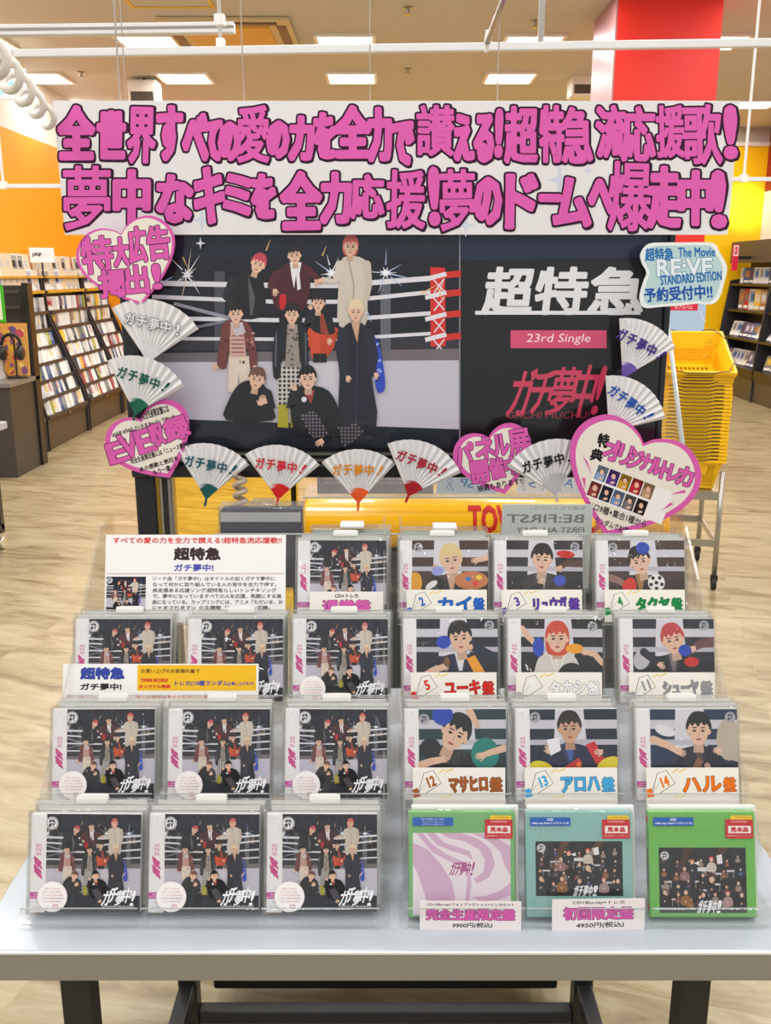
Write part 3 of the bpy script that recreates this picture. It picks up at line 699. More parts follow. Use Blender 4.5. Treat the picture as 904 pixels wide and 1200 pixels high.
def group_art(A, x0, x1, y0, y1, right_post=True, logo=False):
    rnd = random.Random(5); WH = (222, 220, 228); cl = lambda v: max(x0, min(x1, v))
    A.rect(x0, y0, x1, y1, (17, 18, 30)); A.rect(x0, max(y0, 20), x1, 80, (24, 30, 50))
    for k in range(7): xx = x0+(x1-x0)*(k+.5)/7; A.poly([(xx-4, y0), (xx+4, y0), (xx+9, y0+36), (xx-9, y0+36)], (34, 42, 64))
    A.rect(x0, 315, x1, 352, (48, 46, 56))
    A.rect(cl(180), 120, cl(210), 355, (70, 72, 84)); A.rect(cl(668), 140, cl(698), 355, (96, 98, 108))
    for (ya, yb, w) in ((155, 160, 15), (195, 208, 12), (258, 262, 12), (318, 318, 10)):
        A.line([(x0, ya), (x0+(x1-x0)*.4, yb+2), (x0+(x1-x0)*.6, yb+2), (cl(840), ya-16)], w, WH)
    A.line([(cl(60), 215), (cl(240), 262)], 10, (150, 150, 165)); A.line([(cl(50), 300), (cl(240), 262)], 8, (120, 120, 136))
    if right_post:
        for k, ya in enumerate((135, 190, 252, 318)): A.line([(820, ya), (905, ya-8)], 19, (206, 40, 34))
        A.poly([(815, 108), (858, 110), (860, 340), (816, 342)], (214, 42, 38))
        for ya in (128, 182, 246, 306): A.line([(800, ya+16), (862, ya)], 13, (226, 224, 230)); A.line([(824, ya+16), (856, ya+52)], 4, WH); A.line([(856, ya+14), (826, ya+54)], 4, WH)
    A.poly([(x0, 362), (x1, 348), (x1, 384), (x0, 390)], (112, 104, 108)); A.poly([(x0, 388), (x1, 382), (x1, 585), (x0, 552)], (196, 192, 206))
    A.poly([(cl(355), 388), (cl(552), 390), (cl(552), 570), (cl(355), 560)], (206, 202, 214))
    A.poly([(x0, 552), (x1, 585), (x1, y1), (x0, y1)], (24, 30, 44))
    for (x, y, s) in ((100, 130, 52), (525, 125, 50), (683, 125, 50)): sparkle(A, x, y, s, rnd)
    for k in range(12):
        x, y, a = rnd.uniform(x0+20, x1-20), rnd.uniform(30, 260), rnd.choice((.5, -.5, 1.2, -1.2)); l = rnd.uniform(14, 26); A.line([(x-l*math.cos(a), y-l*math.sin(a)), (x+l*math.cos(a), y+l*math.sin(a))], 4, rnd.choice([(240, 235, 220), (235, 190, 120), (170, 200, 250)]), 1)
    bk, bk2 = (22, 22, 28), (36, 36, 44)
    # back row
    A.poly(spline([(235, 140), (275, 125), (318, 140), (330, 200), (320, 255), (225, 255), (222, 190)], 3), bk); limb(A, [(232, 150), (214, 195), (250, 235)], 26, 20, bk2); head(A, 308, 100, 19, 25, (196, 70, 86), .35)
    A.poly([(278, 130), (300, 200), (292, 250), (285, 250)], (86, 84, 92))
    A.poly(spline([(372, 112), (412, 92), (450, 102), (462, 160), (440, 235), (368, 235), (345, 170)], 3), (72, 24, 34)); limb(A, [(362, 130), (345, 165), (358, 178)], 26, 16, (82, 30, 40)); limb(A, [(455, 115), (490, 150)], 22, 16, (82, 30, 40)); hand(A, 358, 180, 13); hand(A, 480, 152, 13)
    A.poly([(402, 94), (436, 94), (430, 128), (434, 172), (424, 176), (420, 130), (414, 172), (406, 130)], (232, 228, 230)); A.poly(spline([(372, 192), (390, 190), (388, 225), (374, 232)], 3), (196, 30, 40)); A.poly([(368, 235), (440, 235), (436, 290), (372, 290)], bk); head(A, 415, 74, 18, 24, (36, 28, 30), -.1)
    A.poly(spline([(552, 90), (580, 76), (615, 82), (634, 110), (630, 200), (622, 282), (548, 282), (544, 180)], 3), (206, 196, 184)); limb(A, [(628, 100), (634, 160), (626, 200)], 24, 16, (198, 186, 172)); limb(A, [(550, 100), (535, 150), (500, 145)], 24, 16, (210, 200, 188)); hand(A, 492, 148, 13, 1.2); A.line([(575, 90), (590, 160), (585, 270)], 4, (170, 158, 146)); head(A, 580, 48, 19, 27, (206, 96, 92), .05, longh=.5)
    # middle row
    A.poly([(462, 290), (510, 282), (540, 300), (532, 345), (505, 380), (475, 350), (455, 340)], (196, 70, 36)); limb(A, [(470, 300), (478, 370)], 34, 24, (206, 76, 40)); limb(A, [(530, 300), (500, 368)], 34, 22, (190, 64, 32)); A.rect(470, 362, 510, 388, (24, 22, 24)); A.poly(spline([(460, 240), (490, 232), (520, 245), (535, 300), (500, 305), (470, 295), (455, 270)], 3), bk); limb(A, [(465, 262), (448, 280), (462, 232)], 20, 12, bk2); hand(A, 463, 226, 11, 3.1); A.poly([(490, 245), (500, 245), (518, 310), (492, 300)], (146, 60, 40)); hand(A, 518, 325, 12); head(A, 486, 214, 17, 23, (36, 30, 30), .05)
    A.poly([(222, 370), (285, 370), (282, 470), (255, 470), (252, 420), (246, 475), (220, 475)], (222, 206, 190)); A.poly(spline([(205, 275), (238, 262), (282, 275), (300, 330), (306, 400), (285, 405), (276, 350), (225, 350), (215, 405), (188, 395), (196, 330)], 3), (112, 58, 56))
    for k in range(26): A.ell(rnd.uniform(200, 296), rnd.uniform(285, 390), 5, 4, rnd.choice([(190, 150, 130), (70, 30, 34), (160, 90, 80)]), rnd.uniform(0, 3), 6)
    A.poly([(228, 272), (264, 272), (274, 372), (224, 372)], (206, 170, 160)); [A.line([(230, y), (268, y)], 4, (150, 80, 74)) for y in range(310, 370, 12)]; A.poly([(226, 270), (262, 270), (272, 300), (244, 312), (236, 290)], (196, 190, 200)); hand(A, 182, 400, 13); hand(A, 300, 404, 12); head(A, 243, 246, 19, 25, (34, 28, 30), -.05)
    check(A, [(366, 400), (430, 400), (436, 470), (424, 522), (395, 500), (385, 525), (366, 520)], (206, 200, 196), (52, 46, 52), 360, 440, 404, 524, 13, 8); A.poly([(368, 512), (396, 512), (398, 580), (366, 578)], (170, 160, 40)); A.poly([(402, 515), (426, 512), (430, 572), (404, 580)], (150, 140, 36))
    A.poly(spline([(370, 282), (405, 270), (445, 282), (456, 340), (455, 430), (435, 430), (432, 380), (380, 380), (374, 430), (354, 430), (352, 340)], 3), (26, 28, 34)); A.line([(362, 300), (360, 400)], 5, (84, 90, 104)); A.line([(448, 300), (450, 410)], 4, (84, 90, 104)); A.poly([(395, 276), (424, 276), (432, 402), (388, 402)], (150, 140, 130)); [A.ell(rnd.uniform(396, 424), rnd.uniform(290, 395), 4, 3, (70, 62, 60), 0, 6) for k in range(16)]; head(A, 408, 248, 18, 25, (34, 30, 32), 0)
    A.poly(spline([(632, 290), (656, 320), (672, 370), (682, 460), (660, 475), (648, 420), (634, 350)], 3), (40, 70, 190)); [A.ell(rnd.uniform(640, 668), rnd.uniform(320, 455), 4, 6, rnd.choice([(150, 170, 235), (20, 30, 110)]), 1, 6) for k in range(22)]
    A.poly(spline([(560, 285), (592, 268), (626, 282), (642, 330), (640, 420), (656, 575), (552, 575), (548, 420), (538, 340)], 3), (27, 27, 44)); limb(A, [(556, 300), (552, 370), (568, 425)], 28, 20, (33, 33, 52)); limb(A, [(634, 300), (650, 370), (642, 420)], 28, 20, (33, 33, 52)); hand(A, 573, 434, 12); hand(A, 655, 425, 12); A.poly([(582, 270), (608, 270), (600, 330)], SK2); A.line([(600, 330), (596, 570)], 3, (50, 50, 74)); head(A, 596, 240, 19, 27, (226, 206, 170), .0)
    # front row
    A.poly(spline([(255, 450), (300, 440), (335, 465), (352, 520), (350, 558), (215, 556), (222, 500)], 3), (20, 20, 24)); limb(A, [(335, 480), (350, 520), (326, 510)], 30, 18, (28, 28, 34)); hand(A, 326, 500, 17, 2.8); hand(A, 316, 506, 14, 3.4); head(A, 305, 438, 21, 27, (110, 78, 66), .2)
    A.poly(spline([(412, 470), (455, 455), (515, 470), (548, 530), (560, 590), (535, 605), (430, 600), (405, 540)], 3), (22, 22, 27)); check(A, [(430, 540), (475, 530), (520, 600), (470, 612)], (52, 48, 58), (150, 140, 150), 430, 520, 534, 612, 10, 4); check(A, [(545, 580), (600, 565), (620, 595), (560, 640)], (52, 48, 58), (150, 140, 150), 545, 620, 560, 640, 10, 4); limb(A, [(418, 500), (402, 520), (412, 470)], 26, 16, (30, 30, 36)); hand(A, 416, 462, 14, 3.0); hand(A, 492, 620, 16, 1.0); A.ell(444, 496, 8, 8, (220, 220, 226)); A.poly([(440, 470), (475, 468), (466, 510)], (150, 60, 60)); head(A, 455, 436, 22, 29, (26, 22, 26), -.05, hd=1.3)

r = thing('group_poster', 'large glossy poster of nine performers around a boxing ring', 'poster', (at(360, 400, Y=YP).x, YP-.002, at(360, 400, Y=YP).z))
M0 = sheet(YP-.003, r)
m4 = lambda x, y: M0(180+x/2.511, 270+y/2.511)
A = Art(True, m4); group_art(A, -4, 899, -14, 640)
cc = [m4(-4, -14), m4(899, -14), m4(899, 640), m4(-4, 640)]
A.build('printed_picture', UP(0), PG, r, eps=1e-5, h0=.0018, mb=MB().prism(cc, 0, -.0018, lambda u, v, h: (u, -h-.0018, v), (17, 18, 30)))
o = thing('title_poster', 'black title poster with white and pink lettering beside the group picture', 'poster', (at(660, 400, Y=YP).x, YP-.002, at(660, 400, Y=YP).z))
M0 = sheet(YP-.003, o); A = Art(True, M0)
A.poly([(539, 264), (776, 264), (776, 519), (539, 519)], (15, 14, 17)); A.line([(539, 264), (539, 519)], 1.5, (150, 150, 158))
A.poly([(540, 264), (776, 264), (776, 301), (540, 305)], (24, 36, 66))  # blue strip painted in as a reflection across the poster top
m5 = lambda x, y: (500+x/2.2376, 270+y/2.2376)
WL = (226, 226, 230)
for ch, xa, xb in (('超', 150, 282), ('特', 285, 424), ('急', 428, 574)):
    p, q = m5(xa, 95), m5(xb, 222); A.text(ch, (p[0]+q[0])/2, (p[1]+q[1])/2, q[0]-p[0], q[1]-p[1], WL, dil=2.0, shear=.12)
A.line([m5(128, 216), m5(562, 216)], 4.5, WL)
p, q = m5(221, 262), m5(473, 309); A.rect(p[0], p[1], q[0], q[1], (214, 76, 116)); A.text('23rd Single', (p[0]+q[0])/2, (p[1]+q[1])/2, 75, 13, (250, 226, 232), shear=.2)
DP = (206, 60, 92)
for ch, xa, xb, ya, yb in (('ガ', 218, 285, 362, 490), ('チ', 272, 335, 368, 482), ('夢', 318, 400, 358, 486), ('中', 380, 448, 352, 490), ('!', 444, 464, 354, 484)):
    p, q = m5(xa, ya), m5(xb, yb); A.text(ch, (p[0]+q[0])/2, (p[1]+q[1])/2, (q[0]-p[0])*.9, q[1]-p[1], DP, dil=.8, shear=.25)
p, q = m5(212, 480), m5(428, 502); A.text('GACHI MUCHU!', (p[0]+q[0])/2, (p[1]+q[1])/2-3, q[0]-p[0], 8, (150, 44, 60), shear=.2)
A.build('printed_sheet', UP(0), PG, o, eps=1e-5)

# ---- the long banner
YB_ = 1.93
c = at(464, 197, Y=YB_)
r = thing('banner', 'long white handmade banner with two rows of pink block letters', 'banner', c)
Mb = sheet(YB_, r)
cor = [Mb(62, 118), Mb(868, 118), Mb(853, 275), Mb(76, 275)]
part('board', MB().prism(cor, 0, -.006, lambda u, v, h: (u, -h-.0, v)), 'banner_board', r)
A = Art(True, Mb)
for (x, y, s) in ((237, 258, 13), (656, 211, 16), (546, 264, 12), (235, 285, 6), (690, 200, 8), (742, 196, 6)):
    A.poly([(x+s*(1 if k % 2 == 0 else .28)*math.cos(k*math.pi/4), y+s*(1 if k % 2 == 0 else .28)*math.sin(k*math.pi/4)*1.2) for k in range(8)], (206, 210, 226))
L1 = [('全', 66, 113, 122, 189), ('世', 112, 149, 128, 188), ('界', 148, 184, 124, 193), ('す', 182, 216, 122, 190), ('べ', 212, 246, 131, 190), ('て', 237, 262, 139, 190), ('の', 254, 284, 141, 190), ('愛', 277, 317, 122, 192), ('の', 311, 341, 140, 187), ('力', 337, 370, 134, 190), ('を', 366, 396, 130, 188), ('全', 390, 437, 122, 187), ('力', 429, 461, 124, 191), ('で', 456, 487, 140, 195), ('讃', 487, 534, 122, 184), ('え', 530, 557, 132, 190), ('る', 554, 581, 132, 192), ('!', 579, 591, 126, 186), ('超', 590, 632, 123, 193), ('特', 631, 663, 122, 192), ('急', 657, 696, 124, 193), ('流', 697, 736, 122, 186), ('応', 727, 770, 123, 192), ('援', 768, 804, 122, 186), ('歌', 799, 848, 121, 194), ('!', 847, 866, 122, 188)]
L2 = [('夢', 73, 131, 193, 271), ('中', 131, 178, 197, 266), ('な', 182, 228, 203, 263), ('キ', 226, 265, 194, 264), ('ミ', 260, 297, 202, 254), ('を', 293, 325, 202, 258), ('全', 327, 379, 199, 271), ('力', 374, 414, 200, 264), ('応', 409, 452, 203, 258), ('援', 452, 500, 198, 269), ('!', 501, 517, 194, 266), ('夢', 514, 558, 197, 272), ('の', 554, 590, 206, 265), ('ド', 591, 632, 202, 270), ('ー', 630, 660, 226, 238), ('ム', 646, 694, 206, 268), ('へ', 688, 722, 208, 252), ('爆', 712, 765, 188, 272), ('走', 757, 800, 193, 269), ('中', 793, 838, 198, 266), ('!', 832, 853, 198, 269)]
for LL in (L1, L2):
    for lay in (0, 1):
        rnd = random.Random(11)
        for ch, x0, x1, y0, y1 in LL:
            rot = rnd.uniform(-.03, .03); dl = 1.5 if ch in '讃爆夢愛援歌' else (2.1 if ch in '超特急流応界' else 3.1)
            if ch == 'ー': dl = 4
            cx, cy = (x0+x1)/2, (y0+y1)/2; w, h = x1-x0-2, y1-y0-2
            if lay == 0: A.text(ch, cx, cy, w+4.6, h+4.6, INK, rot, dl+2.0); A.text(ch, cx+.8, cy+.8, w+5, h+5, INK, rot+.015, dl+1.4)
            else: A.text(ch, cx, cy, w, h, PINK, rot, dl)
A.build('lettering', UP(0), PM, r, eps=5e-6)

# wires from the ceiling to the banner
for (x, w) in ((141, 'at far left, thicker of the left pair'), (148, 'right beside the far left one'), (286, 'before the air conditioner'), (434, 'over the banner middle'), (583, 'near the slanted rod')):
    c = at(x, 118, Y=YB_+.012)
    rod('hanging_wire', (c.x, YB_+.012, c.z+.0), (c.x, YB_+.012, CEIL), .0022 if x == 141 else .0013, 'wire', 'thin wire from ceiling to banner '+w, 'wire', 'wires carrying the banner', 6)

# ---- folding fans taped along the board
def fan(ax, ay, a0, a1, R, Yf, col, txtcol, word, label, rin=14, outline=False):
    """apex pixel, start/end angle from the vertical in degrees (clockwise), radius in pixels"""
    c = at(ax, ay, Y=Yf); k = (at(ax+10, ay, Y=Yf).x-c.x)/10
    r = thing('folding_fan', label, 'fan', c, group='paper fans taped around the board')
    N = 22; a0, a1 = math.radians(a0), math.radians(a1); mb = MB(); vs = []; fs = []
    for i in range(N+1):
        a = a0+(a1-a0)*i/N; hh = .0055 if i % 2 else .0005
        for rr, q in ((rin, .25), (R*.5, .8), (R, 1)): vs.append((rr*k*math.sin(a), -.001-hh*q, rr*k*math.cos(a)))
    for i in range(N):
        for j in range(2): fs.append((i*3+j, i*3+j+1, i*3+4+j, i*3+3+j))
    mb.add(vs, fs)
    o = part('paper_leaf', mb, 'fan_paper', r); s = o.modifiers.new('thickness', 'SOLIDIFY'); s.thickness = .0006
    mb = MB(); n = 9
    for i in range(n):
        a = a0+(a1-a0)*(i+.5)/n; u = Vector((math.sin(a), 0, math.cos(a))); w = Vector((math.cos(a), 0, -math.sin(a))); y = -.0012-.0004*i
        q = [u*(2*k)-w*(1.2*k), u*(2*k)+w*(1.2*k), u*(rin*1.3*k)+w*(1.6*k), u*(rin*1.3*k)-w*(1.6*k)]
        mb.add([(p.x, y-.0035*0, p.z) for p in q]+[(p.x, y-.0008, p.z) for p in q], [(0, 1, 2, 3), (4, 5, 6, 7), (0, 1, 5, 4), (1, 2, 6, 5), (2, 3, 7, 6), (3, 0, 4, 7)], col)
    am = (a0+a1)/2; u = Vector((math.sin(am), 0, math.cos(am)))
    mb.tube([u*(3*k)+Vector((0, -.003, 0)), -u*(9*k)+Vector((0, -.003, 0))], 1.6*k, 6, col); mb.lathe([(1.8*k, -.006), (1.8*k, .002)], 10, Matrix.Rotation(math.pi/2, 4, 'X'), (190, 190, 190))
    part('ribs', mb, P_, r)
    A = Art(True, lambda x, y: (x*k, -y*k))
    m = len(word); span = (a1-a0)*.62
    for i, ch in enumerate(word):
        f = (i-(m-1)/2)/(m-1); a = am+f*span; x, y = math.sin(am)*R*.62+math.cos(am)*f*R*.78, -math.cos(am)*R*.62+math.sin(am)*f*R*.78
        sc = R*.165; w_ = sc*.3 if ch == '!' else sc
        if outline: A.text(ch, x, y, w_+1.6, sc*1.15+1.6, (120, 120, 126), am, .9); A.text(ch, x, y, w_, sc*1.15, (238, 238, 240), am, .15)
        else: A.text(ch, x, y, w_, sc*1.25, txtcol, am+(.5 if ch == '!' else 0), .35)
    A.build('lettering', UP(-.0068), PM, r, eps=2e-6)
mat('fan_paper', (226, 224, 226), .4, spec=.5)
GW = 'ガチ夢中!'
YF = 1.905
fan(174, 424, -32, 58, 72, YF, (214, 214, 216), None, GW, 'upper left folding fan with white outlined lettering under the heart', outline=True)
fan(159, 484, -25, 62, 67, YF-.012, (10, 96, 74), (18, 86, 74), GW, 'folding fan with dark green ribs, second down the left side')
fan(242, 584, -29, 52, 66, YF, (20, 84, 84), (28, 88, 104), GW, 'folding fan with teal ribs beside the left lower heart')
fan(326, 584, -35, 51, 64, YF, (206, 28, 34), (206, 40, 60), GW, 'folding fan with bright red ribs under the poster')
fan(420, 589, -41, 43, 64, YF, (232, 92, 36), (222, 140, 30), GW, 'folding fan with orange ribs and yellow lettering')
fan(479, 580, -22, 66, 66, YF-.012, (168, 22, 34), (168, 34, 50), GW, 'folding fan with dark red ribs, right of the orange one')
fan(651, 579, -60, 31, 66, YF-.012, (190, 190, 194), (24, 22, 26), GW, 'folding fan with black lettering between the two lower right hearts', rin=20)
fan(730, 442, -7, 60, 68, YF, (110, 84, 170), (64, 44, 130), GW, 'folding fan with purple lettering, topmost on the right side')
fan(714, 506, -7, 76, 66, YF-.025, (30, 92, 200), (36, 78, 170), GW, 'folding fan with blue ribs above the biggest heart')

# ---- heart shaped signs
HEART = [(0, 0), (.1, -.09), (.27, -.15), (.45, -.12), (.6, .02), (.655, .2), (.61, .4), (.47, .61), (.25, .82), (0, 1)]
def heart_pts(notch, tip, ws=1.0):
    P0 = [Vector(p) for p in HEART]; R = []
    for i in range(len(P0)-1):
        p1, p2 = P0[i], P0[i+1]; p0 = P0[i-1] if i else p1*2-p2; p3 = P0[i+2] if i+2 < len(P0) else p2*2-p1
        for j in range(4):
            t = j/4; R.append(.5*((2*p1)+(p2-p0)*t+(2*p0-5*p1+4*p2-p3)*t*t+(3*p1-p0-3*p2+p3)*t**3))
    full = [(p.x, p.y) for p in R]+[(0, 1)]+[(-p.x, p.y) for p in R[:0:-1]]
    nx, ny = notch; dx, dy = tip[0]-nx, tip[1]-ny
    return [(nx+hy*dx+hx*ws*dy, ny+hy*dy-hx*ws*dx) for hx, hy in full]
def scaled(P, c, k): return [(c[0]+(x-c[0])*k, c[1]+(y-c[1])*k) for x, y in P]
def heart(notch, tip, label, Yh, inner=.88, ws=1.04, border=PINK, fill=(236, 228, 218)):
    cx, cy = notch[0]+(tip[0]-notch[0])*.33, notch[1]+(tip[1]-notch[1])*.33
    c = at(cx, cy, Y=Yh); r = thing('heart_sign', label, 'sign', c, group='heart shaped handwritten signs'); Mh = sheet(Yh, r)
    P = heart_pts(notch, tip, ws)
    part('card', MB().prism([Mh(*p) for p in P], 0, .004, lambda u, v, h: (u, h, v), border), PM, r)
    A = Art(True, Mh); A.poly(P, border); A.poly(scaled(P, (cx, cy), inner), fill); return r, A
def words(A, items, M, rot, col, ocol=None, dil=1, out=0):
    for w, x0, x1, y0, y1 in items:
        p, q = M(x0, y0), M(x1, y1)
        if ocol: A.otext(w, (p[0]+q[0])/2, (p[1]+q[1])/2, q[0]-p[0], q[1]-p[1], col, ocol, dil, out, rot)
        else: A.text(w, (p[0]+q[0])/2, (p[1]+q[1])/2, q[0]-p[0], q[1]-p[1], col, rot, dil)
IK = (60, 30, 56)
r, A = heart((142, 274), (166, 357), 'heart sign at upper left lettered in pink on the banner corner', 1.9, inner=.94)
m = lambda x, y: (80+x/5.65, 250+y/5.65)
words(A, [('特', 85, 300, 150, 400), ('大', 295, 405, 155, 355), ('広', 395, 520, 85, 330), ('告', 520, 675, 80, 312), ('掲', 200, 385, 370, 560), ('出', 375, 535, 340, 540), ('!', 555, 618, 330, 505)], m, -.1, PINK, IK, 1.5, .9)
A.build('lettering', UP(-.0005), PM, r, eps=5e-6)
r, A = heart((165, 492), (199, 560), 'heart sign at lower left reading EVE over the board corner', 1.9)
m = lambda x, y: (110+x/7.232, 465+y/7.232)
words(A, [('E', 110, 300, 375, 560), ('V', 215, 385, 300, 520), ('E', 355, 520, 270, 475), ('収', 470, 600, 215, 420), ('録', 590, 810, 160, 370)], m, -.3, PINK, IK, 1.2, .8)
words(A, [('完全生産限定盤には', 400, 640, 95, 165), ('2025年 8月8日 さいたまスーパーアリーナ', 140, 700, 225, 265), ('完全生産限定盤には「ニュース開催」', 300, 810, 450, 500), ('あの感動と熱狂を', 380, 725, 545, 590), ('もう一度…!', 500, 700, 590, 640)], m, -.3, (40, 36, 40), dil=.25)
A.build('lettering', UP(-.0005), PM, r, eps=5e-6)
r, A = heart((573, 513), (592, 579), 'heart sign at bottom centre about a panel exhibition', 1.9, inner=.86)
m = lambda x, y: (515+x/4.886, 485+y/4.886)
words(A, [('パ', 85, 205, 165, 325), ('ネ', 205, 320, 130, 270), ('ル', 305, 400, 115, 240), ('展', 395, 525, 85, 240), ('開', 180, 285, 265, 395), ('催', 285, 375, 250, 375), ('中', 370, 465, 240, 350)], m, -.16, PINK, IK, 1.1, .7)
words(A, [('抽選もあります!!', 215, 480, 385, 425)], m, -.18, (40, 36, 40), dil=.3)
A.build('lettering', UP(-.0005), PM, r, eps=5e-6)
r, A = heart((755, 520), (710, 628), 'biggest heart sign at lower right with photo cards and pink lettering', 1.87, inner=.91)
m = lambda x, y: (660+x/5.318, 490+y/5.318)
words(A, [('特', 215, 290, 95, 185), ('典', 170, 250, 190, 268)], m, .15, (30, 26, 30), dil=.8)
T = [('オ', 255, 375, 135, 270), ('リ', 345, 430, 165, 295), ('ジ', 405, 500, 195, 320), ('ナ', 480, 555, 220, 330), ('ル', 540, 620, 245, 355), ('ト', 610, 680, 270, 385), ('レ', 655, 735, 290, 400), ('カ', 710, 815, 300, 425)]
words(A, T, m, .3, PINK, IK, 1.1, .7)
rot = math.radians(20.5)
cxy = lambda i, j: (240+i*72+(-44)*j, 345+i*27+(100)*j)
tc = [(140, 170, 210), (90, 50, 150), (214, 160, 40), (190, 40, 50), (190, 150, 120), (150, 60, 60), (30, 40, 60), (120, 150, 200), (120, 110, 120), (40, 20, 30)]
hc = [(90, 60, 50), (40, 30, 60), (60, 40, 30), (200, 60, 60), (150, 100, 70), (200, 110, 110), (30, 26, 30), (120, 80, 60), (60, 50, 50), (30, 24, 26)]
def q4(cx, cy, w, h):
    c, d = math.cos(rot), math.sin(rot); return [m(cx+u*c-v*d, cy+u*d+v*c) for u, v in ((-w, -h), (w, -h), (w, h), (-w, h))]
A.poly(q4(415, 475, 252, 106), (244, 240, 240))
for j in range(2):
    for i in range(5):
        k = j*5+i; cx, cy = cxy(i, j); A.poly(q4(cx, cy, 35, 47), tuple(int(v*.62) for v in tc[k])); A.poly(q4(cx-10, cy+18, 26, 26), tc[k]); p = m(cx+3, cy-8); A.ell(p[0], p[1]-.6, 3.6, 4, hc[k], n=10); A.ell(p[0], p[1], 2.6, 3.2, SK, n=10); A.ell(*m(cx-4, cy+30), 3.0, 1.6, SK, n=8)
words(A, [('ソロ9種+集合1種から', 145, 530, 575, 625), ('ランダムでお渡し', 195, 440, 650, 692)], m, .33, (50, 44, 48), dil=.2)
for tri in (((122, 235), (150, 265), (182, 355)), ((118, 370), (140, 372), (138, 440)), ((665, 475), (760, 445), (764, 465)), ((615, 575), (668, 525), (690, 535))): A.poly([m(*p) for p in tri], PINK)
A.build('lettering', UP(-.0005), PM, r, eps=5e-6)

# ---- pale blue cloud sign
m = lambda x, y: (740+x/7.232, 275+y/7.232)
P = [m(*p) for p in spline([(82, 160), (150, 78), (300, 66), (420, 66), (600, 64), (705, 76), (750, 150), (812, 270), (790, 400), (755, 520), (690, 588), (560, 585), (420, 600), (250, 612), (110, 618), (72, 530), (105, 400), (132, 320), (92, 240)], 4)]
cx, cy = 800, 323
r = thing('cloud_sign', 'pale blue cloud shaped sign hung at the upper right corner', 'sign', at(cx, cy, Y=1.9)); Mh = sheet(1.9, r)
part('card', MB().prism([Mh(*p) for p in P], 0, .004, lambda u, v, h: (u, h, v), (232, 236, 236)), PM, r)
A = Art(True, Mh); A.poly(P, (234, 238, 238)); A.poly(scaled(P, (cx, cy), .91), (184, 212, 214))
B1, B2 = (28, 110, 176), (30, 84, 170)
words(A, [('超特急', 118, 360, 110, 225), ('The Movie', 395, 715, 105, 190)], m, -.02, B1, dil=.5)
words(A, [('RE:VE', 215, 690, 200, 350)], m, -.03, (226, 236, 240), (60, 110, 160), .8, .7)
words(A, [('STANDARD EDITION', 245, 770, 325, 410)], m, -.08, B1, dil=.5)
words(A, [('予約受付中!!', 108, 690, 435, 560)], m, -.06, B2, dil=.55)
A.build('lettering', UP(-.0005), PM, r, eps=5e-6)

# coiled security cord hanging below the board
ca, cb_ = at(281, 556, Y=1.9), at(284, 645, Y=1.86)
Pt, rr = helix(ca, cb_, .011, 7.5, .0055, .0055)
o = part('coiled_cord', MB().tube([p-ca for p in Pt], rr, 8), 'cord', smooth=True); o.location = ca; tag(o, 'beige coiled cord hanging below the display board', 'cord')
# ================================================================== display table
TZ = .765
fy = at(452, 1116, z=TZ).y
TX0, TX1, TY1 = -.487, .522, 1.64
r = thing('display_table', 'pale grey topped display table on black legs holding the CD stands', 'table', (0, fy, 0))
part('tabletop', MB().box(TX0, TX1, .002, TY1-fy, TZ-.04, TZ), 'table_top', r, bevel=.002)
part('front_edge', MB().box(TX0, TX1, 0, .002, TZ-.039, TZ-.003), 'table_edge', r); part('edge_trim', MB().box(TX0, TX1, -.0005, .002, TZ-.003, TZ-.0003), 'white_plastic', r)
ya, yb = 1.02-fy, 1.60-fy
for x in (-.405, .405):
    for y in (ya, yb):
        lg = part('leg', MB().box(x-.019, x+.019, y, y+.038, .02, TZ-.04), 'black_metal', r, bevel=.002)
        part('foot', MB().lathe([(.018, 0), (.02, .004), (.014, .02)], 12, Matrix.Translation((x, y+.019, 0))), 'rubber', lg)
for x in (-.405, .405): part('side_stretcher', MB().box(x-.015, x+.015, ya+.038, yb, .1, .13), 'black_metal', r, bevel=.002)
part('rear_stretcher', MB().box(-.386, .386, yb+.004, yb+.034, .026, .056), 'shelf_grey', r, bevel=.003)
part('lower_shelf', MB().box(-.365, .365, yb+.06, yb+.2, .062, .09), 'black_metal', r, bevel=.006)

